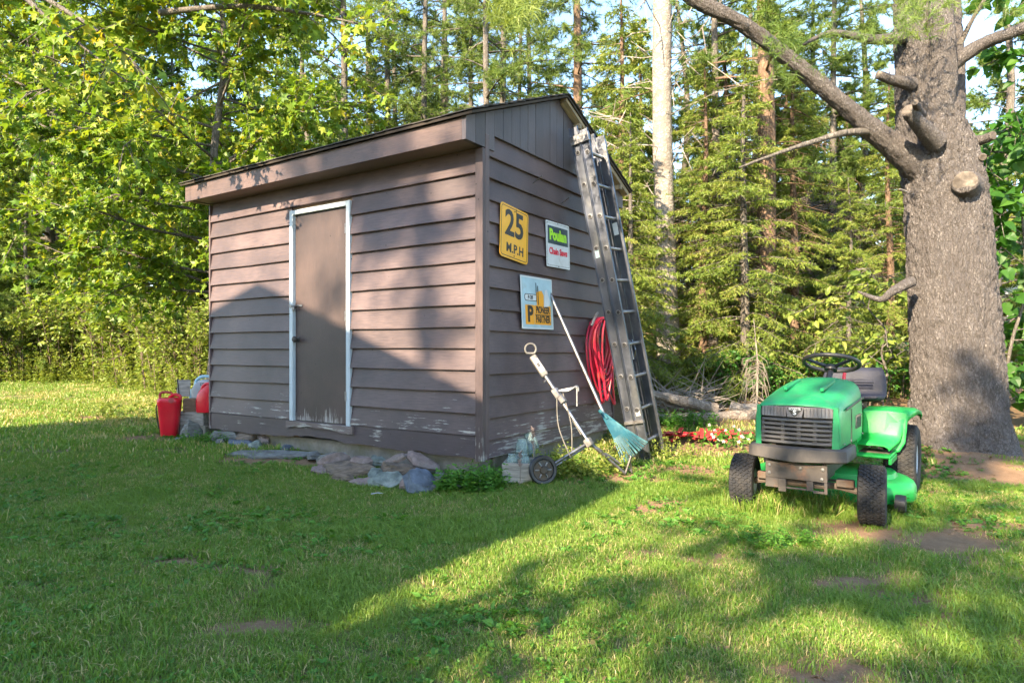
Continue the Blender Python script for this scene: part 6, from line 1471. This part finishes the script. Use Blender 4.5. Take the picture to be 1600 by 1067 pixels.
# ------------------------------------------------------------------ lawn, weeds, flowers (scattered with geometry nodes)
def scatter(name, protos, P, rz, tilt, scl, idx, label=None, cat=None, kind='stuff'):
    me = bpy.data.meshes.new(name); me.vertices.add(len(P)); me.vertices.foreach_set('co', np.asarray(P, np.float32).ravel())
    rot = np.zeros((len(P), 3), np.float32); rot[:, 0] = tilt[:, 0]; rot[:, 1] = tilt[:, 1]; rot[:, 2] = rz
    a = me.attributes.new('rot', 'FLOAT_VECTOR', 'POINT'); a.data.foreach_set('vector', rot.ravel())
    a = me.attributes.new('scl', 'FLOAT', 'POINT'); a.data.foreach_set('value', np.asarray(scl, np.float32))
    a = me.attributes.new('pick', 'INT', 'POINT'); a.data.foreach_set('value', np.asarray(idx, np.int32))
    col = bpy.data.collections.new(name + '_kinds')
    for i, m_ in enumerate(protos): o = bpy.data.objects.new('%s_%02d' % (m_.name, i), m_); col.objects.link(o)
    ng = bpy.data.node_groups.new(name, 'GeometryNodeTree')
    ng.interface.new_socket('Geometry', in_out='INPUT', socket_type='NodeSocketGeometry'); ng.interface.new_socket('Geometry', in_out='OUTPUT', socket_type='NodeSocketGeometry')
    gi = ng.nodes.new('NodeGroupInput'); go = ng.nodes.new('NodeGroupOutput'); ip = ng.nodes.new('GeometryNodeInstanceOnPoints'); ci = ng.nodes.new('GeometryNodeCollectionInfo')
    ci.inputs[0].default_value = col; ci.inputs[1].default_value = True; ci.inputs[2].default_value = True
    def na(nm, typ):
        n_ = ng.nodes.new('GeometryNodeInputNamedAttribute'); n_.data_type = typ; n_.inputs[0].default_value = nm; return n_.outputs[0]
    L = ng.links.new
    L(gi.outputs[0], ip.inputs['Points']); L(ci.outputs[0], ip.inputs['Instance']); ip.inputs['Pick Instance'].default_value = True
    L(na('pick', 'INT'), ip.inputs['Instance Index']); L(na('rot', 'FLOAT_VECTOR'), ip.inputs['Rotation']); L(na('scl', 'FLOAT'), ip.inputs['Scale']); L(ip.outputs[0], go.inputs[0])
    o = bpy.data.objects.new(name, me); COL.objects.link(o); md = o.modifiers.new('scatter', 'NODES'); md.node_group = ng
    return tag(o, label, cat, kind=kind)

def tuft(n, rad, h, w, seed, dry=0.12, lean=0.6):
    """A handful of bent grass blades."""
    rng = np.random.default_rng(seed); a = rng.uniform(0, 6.283, n); r = rad * np.sqrt(rng.random(n)); b = np.stack([np.cos(a) * r, np.sin(a) * r, np.full(n, -0.006)], 1)
    d = rng.uniform(0, 6.283, n); ln = lean * rng.uniform(0.15, 1.0, n); hh = h * rng.uniform(0.45, 1.15, n); D = np.stack([np.cos(d), np.sin(d), np.zeros(n)], 1); X = np.stack([-np.sin(d + rng.normal(0, .8, n)), np.cos(d + rng.normal(0, .8, n)), np.zeros(n)], 1) * (w * rng.uniform(0.6, 1.3, n) / 2)[:, None]
    m1 = b + D * (hh * ln * 0.35)[:, None] + np.array([0, 0, 1]) * (hh * 0.62)[:, None]; tp = b + D * (hh * ln * 1.0)[:, None] + np.array([0, 0, 1]) * (hh * (1.0 - 0.3 * ln))[:, None]
    V = np.stack([b - X, b + X, m1 + X * 0.85, m1 - X * 0.85, tp], 1).reshape(-1, 3); k = np.arange(n)[:, None] * 5
    tone = np.clip(rng.normal(0.40, 0.17, n), 0, 0.72); tone = np.where(rng.random(n) < dry, 1.0, tone)
    g = G(); g.add(V, k + np.array([[0, 1, 2, 3]]), tone); g.n -= 0; F2 = k + np.array([[3, 2, 4]]); g.F.append(F2); g.C.append(tone)
    m = g.mesh('grass_tuft', False, True); m.materials.append(M['grass_blade']); return m

def rosette(n, size, h, seed, shape=OVATE, mat='weed_leaf', name='weed'):
    rng = np.random.default_rng(seed); a = rng.uniform(0, 6.283, n); g = G()
    D = np.stack([np.cos(a), np.sin(a), rng.uniform(0.05, 0.7, n)], 1); hh = rng.random(n) * h; P = np.stack([np.cos(a) * size * 0.25 * rng.random(n), np.sin(a) * size * 0.25 * rng.random(n), hh], 1)
    N = np.array([0, 0, 1.0]) + rng.normal(size=(n, 3)) * 0.3; leaves(g, P, D, N, size * rng.uniform(0.5, 1.0, n), shape, np.clip(rng.normal(0.5, 0.2, n), 0, 1), 0.12, 0.25)
    m = g.mesh(name, False, True); m.materials.append(M[mat]); return m

def inside_shed(x, y, m=0.0):
    c, s = math.cos(-SHED_RZ), math.sin(-SHED_RZ); dx, dy = x + 0.2426, y - 5.14; lx = c * dx - s * dy; ly = s * dx + c * dy
    return (lx > -SHL - m) & (lx < m) & (ly > -m) & (ly < SHW + m)
def cloud(n, d0, d1, pad=420, p=1.0):
    rng = RNG; d = (d0 ** 2 + (d1 ** 2 - d0 ** 2) * rng.random(n)) ** 0.5; px = rng.uniform(-pad, 1600 + pad, n); return (px - 800) / FPX * d, d
def field(name, protos, n, d0, d1, scale, thin, label, cat, tilt=0.12, seed=0, extra=None):
    x, y = cloud(n, d0, d1); keep = ~inside_shed(x, y, 0.03) & (RNG.random(n) > thin(x, y))
    x, y = x[keep], y[keep]; z = ground_z(x, y); k = len(x)
    sc = scale * RNG.uniform(0.65, 1.35, k) * (0.5 + 0.55 * fbm(x * 0.9, y * 0.9, 61 + seed) + 0.5 * fbm(x * 3.7, y * 3.7, 65 + seed))
    return scatter(name, protos, np.stack([x, y, z], 1), RNG.uniform(0, 6.283, k), RNG.normal(0, tilt, (k, 2)), sc, np.clip((fbm(x * 1.1 + 5, y * 1.5, 91, 4) * 2.9 - 0.95 + 0.18 * sstep(0.2, 2.0, x) + 0.16 * sstep(8, 11, y) + RNG.normal(0, 0.13, k)) * len(protos), 0, len(protos) - 1).astype(int), label, cat)  # far and right tufts lean drier, putting sunlit yellow into their colour

GT = [tuft(44, 0.055, hh, 0.0030, s, dry, 1.1) for s, dry, hh in ((1, .03, .043), (2, .06, .040), (3, .09, .037), (4, .16, .034), (5, .30, .032), (6, .5, .028))]
GF = [tuft(34, 0.11, 0.06, 0.009, s, dry, 0.8) for s, dry in ((11, .05), (12, .12), (13, .22), (14, .4))]
GL = [tuft(30, 0.05, 0.16, 0.0042, s, 0.15, 0.9) for s in (21, 22, 23)]
thin_near = lambda x, y: np.clip(np.maximum(bare_at(x, y) * 1.0, wood_at(x, y)), 0, 1)
field('lawn_grass', GT, 46000, 1.5, 6.2, 0.92, thin_near, 'short patchy green lawn grass in the foreground', 'grass')
field('lawn_grass', GF, 43000, 5.8, 19.5, 0.85, thin_near, 'short sunlit lawn grass beyond the shed', 'grass', seed=3)
field('long_grass', GL, 3800, 1.8, 7.5, 0.5, lambda x, y: np.clip(1.05 - sstep(0.58, 0.74, fbm(x * 1.3 + 9, y * 1.3, 71)) - 0.25 * sstep(0.5, 1.5, x), 0, 1) + bare_at(x, y), 'longer grass tufts scattered in the lawn', 'grass', seed=5)
WD = [rosette(10, 0.036, 0.02, 1), rosette(9, 0.042, 0.02, 2), rosette(16, 0.02, 0.035, 3, HEART), rosette(14, 0.018, 0.04, 4, HEART), rosette(9, 0.048, 0.025, 5)]
field('lawn_weeds', WD, 29000, 1.6, 8.0, 0.72, lambda x, y: np.clip(1.12 - 0.95 * sstep(0.40, 0.62, fbm(x * 1.1, y * 1.1, 81)), 0, 1) + 0.6 * wood_at(x, y), 'clover and broadleaf weeds growing through the lawn', 'weeds', 0.2, seed=6)
LT_ = [rosette(6, 0.05, 0.004, s, OVATE, 'litter', 'dead_leaf') for s in (31, 32, 33)]
field('leaf_litter', LT_, 12500, 2.0, 13.0, 0.5, lambda x, y: 1 - np.clip(0.09 + 0.55 * bare_at(x, y) * (0.4 + 0.6 * sstep(1.0, 2.6, x)) + 0.9 * wood_at(x, y), 0, 1), 'brown fallen leaves and needles on bare soil', 'leaf litter', 0.25)
# thick weeds: by the shed corner, along the side wall, round the mower
def patch(name, protos, cx, cy, rx, ry, n, sc, label, cat, lift=0.0, kind='stuff'):
    a = RNG.uniform(0, 6.283, n); r = np.sqrt(RNG.random(n)); x = cx + np.cos(a) * r * rx; y = cy + np.sin(a) * r * ry; k = ~inside_shed(x, y, 0.0); x, y = x[k], y[k]; n = len(x)
    return scatter(name, protos, np.stack([x, y, ground_z(x, y) + lift], 1), RNG.uniform(0, 6.283, n), RNG.normal(0, 0.22, (n, 2)), sc * RNG.uniform(0.6, 1.3, n), RNG.integers(0, len(protos), n), label, cat, kind)
def herb(n, h, leaf, seed, shape=OVATE, mat='weed_leaf'):
    rng = np.random.default_rng(seed); g = G(); q = rng.random(n); a = rng.uniform(0, 6.283, n); P = np.stack([rng.normal(0, 0.012, n), rng.normal(0, 0.012, n), q * h], 1)
    D = np.stack([np.cos(a), np.sin(a), rng.uniform(0.1, 0.9, n)], 1); leaves(g, P, D, np.array([0, 0, 1.0]) + rng.normal(size=(n, 3)) * 0.3, leaf * rng.uniform(0.5, 1.1, n) * (1.1 - 0.5 * q), shape, np.clip(rng.normal(0.55, 0.2, n), 0, 1))
    m = g.mesh('herb', False, True); m.materials.append(M[mat]); return m
HB = [herb(26, 0.17, 0.05, s) for s in (1, 2, 3)]; HY = [herb(22, 0.24, 0.045, s, OVATE, 'shrub_leaf') for s in (4, 5, 6)]
c1 = at(738, 752, 4.92); patch('weed_clump', HB, c1.x, c1.y, 0.27, 0.15, 110, 0.9, 'dense bright green weeds at the near corner of the shed', 'weeds')
c1 = at(905, 735, 5.25); patch('weed_clump', HY, c1.x, c1.y, 0.36, 0.18, 90, 0.85, 'yellow green weeds under the golf trolley', 'weeds')
c1 = at(1010, 712, 6.2); patch('weed_clump', HY, c1.x, c1.y, 0.5, 0.25, 90, 0.7, 'yellow green weeds round the ladder foot', 'weeds')
c1 = at(1205, 860, 3.6); patch('weed_clump', WD[2:4] + HB, c1.x, c1.y, 0.26, 0.12, 90, 0.5, 'patch of dark clover in front of the mower', 'weeds')
c1 = at(1190, 775, 4.5); patch('weed_clump', GL, c1.x + 0.18, c1.y - 0.05, 0.45, 0.26, 170, 0.95, 'long pale grass growing up under the mower', 'grass')
c1 = at(1215, 735, 4.6); patch('weed_clump', HY, c1.x, c1.y, 0.08, 0.08, 10, 1.0, 'yellow leaved weed behind the mower front wheel', 'weeds')
c1 = at(1440, 790, 4.4); patch('weed_clump', HB + GL, c1.x, c1.y, 0.32, 0.2, 60, 0.6, 'weeds beside the mower cutting deck', 'weeds')
c1 = at(1060, 665, 7.7); patch('weed_clump', HB, c1.x, c1.y, 0.5, 0.25, 70, 1.0, 'green weeds in front of the fallen logs', 'weeds')
c1 = at(270, 640, 9.5); patch('weed_clump', HY, c1.x, c1.y, 1.6, 0.7, 150, 1.3, 'tall yellow green weeds beyond the red can', 'weeds')
HT = [herb(40, 0.75, 0.075, s, OVATE, 'shrub_leaf') for s in (7, 8, 9)]
for k_, (px_, d_) in enumerate(((20, 15.0), (130, 14.8), (235, 13.6), (310, 12.4))):
    c1 = at(px_, 600, d_); patch('weed_clump', HT, c1.x, c1.y, 1.25, 0.55, 130, 0.85, ('tall pale weeds at the left edge of the thicket', 'tall pale weeds under the half dead spruce', 'tall pale weeds below the slim maple', 'tall pale weeds nearest the shed at the thicket edge')[k_], 'weeds')
c1 = at(330, 700, 6.9); patch('weed_clump', HB, c1.x, c1.y, 0.35, 0.15, 50, 0.6, 'low weeds at the far corner stones', 'weeds')
# seed heads by the crate
for i, (px, py, d, h) in enumerate(((832, 720, 5.05, 0.42), (812, 725, 5.0, 0.26))):
    b = at(px, py, d); b.z = gz(b.x, b.y); s = empty('dry_stalk', b); tag(s, ('tall dry seed stalk in front of the glass jars', 'short dry seed stalk beside the crate end')[i], 'stalk')
    G().tube([(0, 0, 0), (0.01, 0, h * 0.6), (0.0, 0.01, h)], [0.004, 0.003, 0.002], 5).build('stem', 'dead_twig', s)
    hg = G()
    for k in range(26): q = random.uniform(0.55, 1.0); a = random.uniform(0, 6.28); p = Vector((0.004, 0, h * q)); hg.tube([p, p + Vector((math.cos(a) * 0.02, math.sin(a) * 0.02, 0.022))], [0.005, 0.002], 4)
    hg.build('seed_head', 'stone_pink', s)
# flowers by the red fencing
fl = empty('flower_clump'); tag(fl, 'white and red flowers beside the red fencing', 'flowers'); c1 = at(1140, 688, 6.6)
gl, gw_, gr_ = G(), G(), G(); n = 90; rng = np.random.default_rng(3)
P = np.stack([c1.x + rng.normal(0, 0.14, n), c1.y + rng.normal(0, 0.14, n), np.zeros(n)], 1); P[:, 2] = ground_z(P[:, 0], P[:, 1]) + rng.uniform(0.03, 0.16, n)
leaves(gl, P, norm(rng.normal(size=(n, 3))), np.array([0, 0, 1.0]) + rng.normal(size=(n, 3)) * .3, np.full(n, 0.06), OVATE)
for gg, m_, k in ((gw_, 14, 0), (gr_, 8, 1)):
    Q = np.stack([c1.x + rng.normal(0, 0.15, m_), c1.y + rng.normal(0, 0.15, m_), np.zeros(m_)], 1); Q[:, 2] = ground_z(Q[:, 0], Q[:, 1]) + rng.uniform(0.08, 0.2, m_)
    for s in range(5):
        a = s * 1.2566; D = np.tile(np.array([[math.cos(a), math.sin(a) * 0.4 - 0.3, math.sin(a) * 0.8]]), (m_, 1)); leaves(gg, Q, D, np.tile(np.array([[0, -0.8, 0.6]]), (m_, 1)), np.full(m_, 0.022), OVATE)
gl.build('leaves', 'weed_leaf', fl, attr=True)['kind'] = 'stuff'; gw_.build('white_petals', 'petal_white', fl, attr=True)['kind'] = 'stuff'; gr_.build('red_petals', 'petal_red', fl, attr=True)['kind'] = 'stuff'
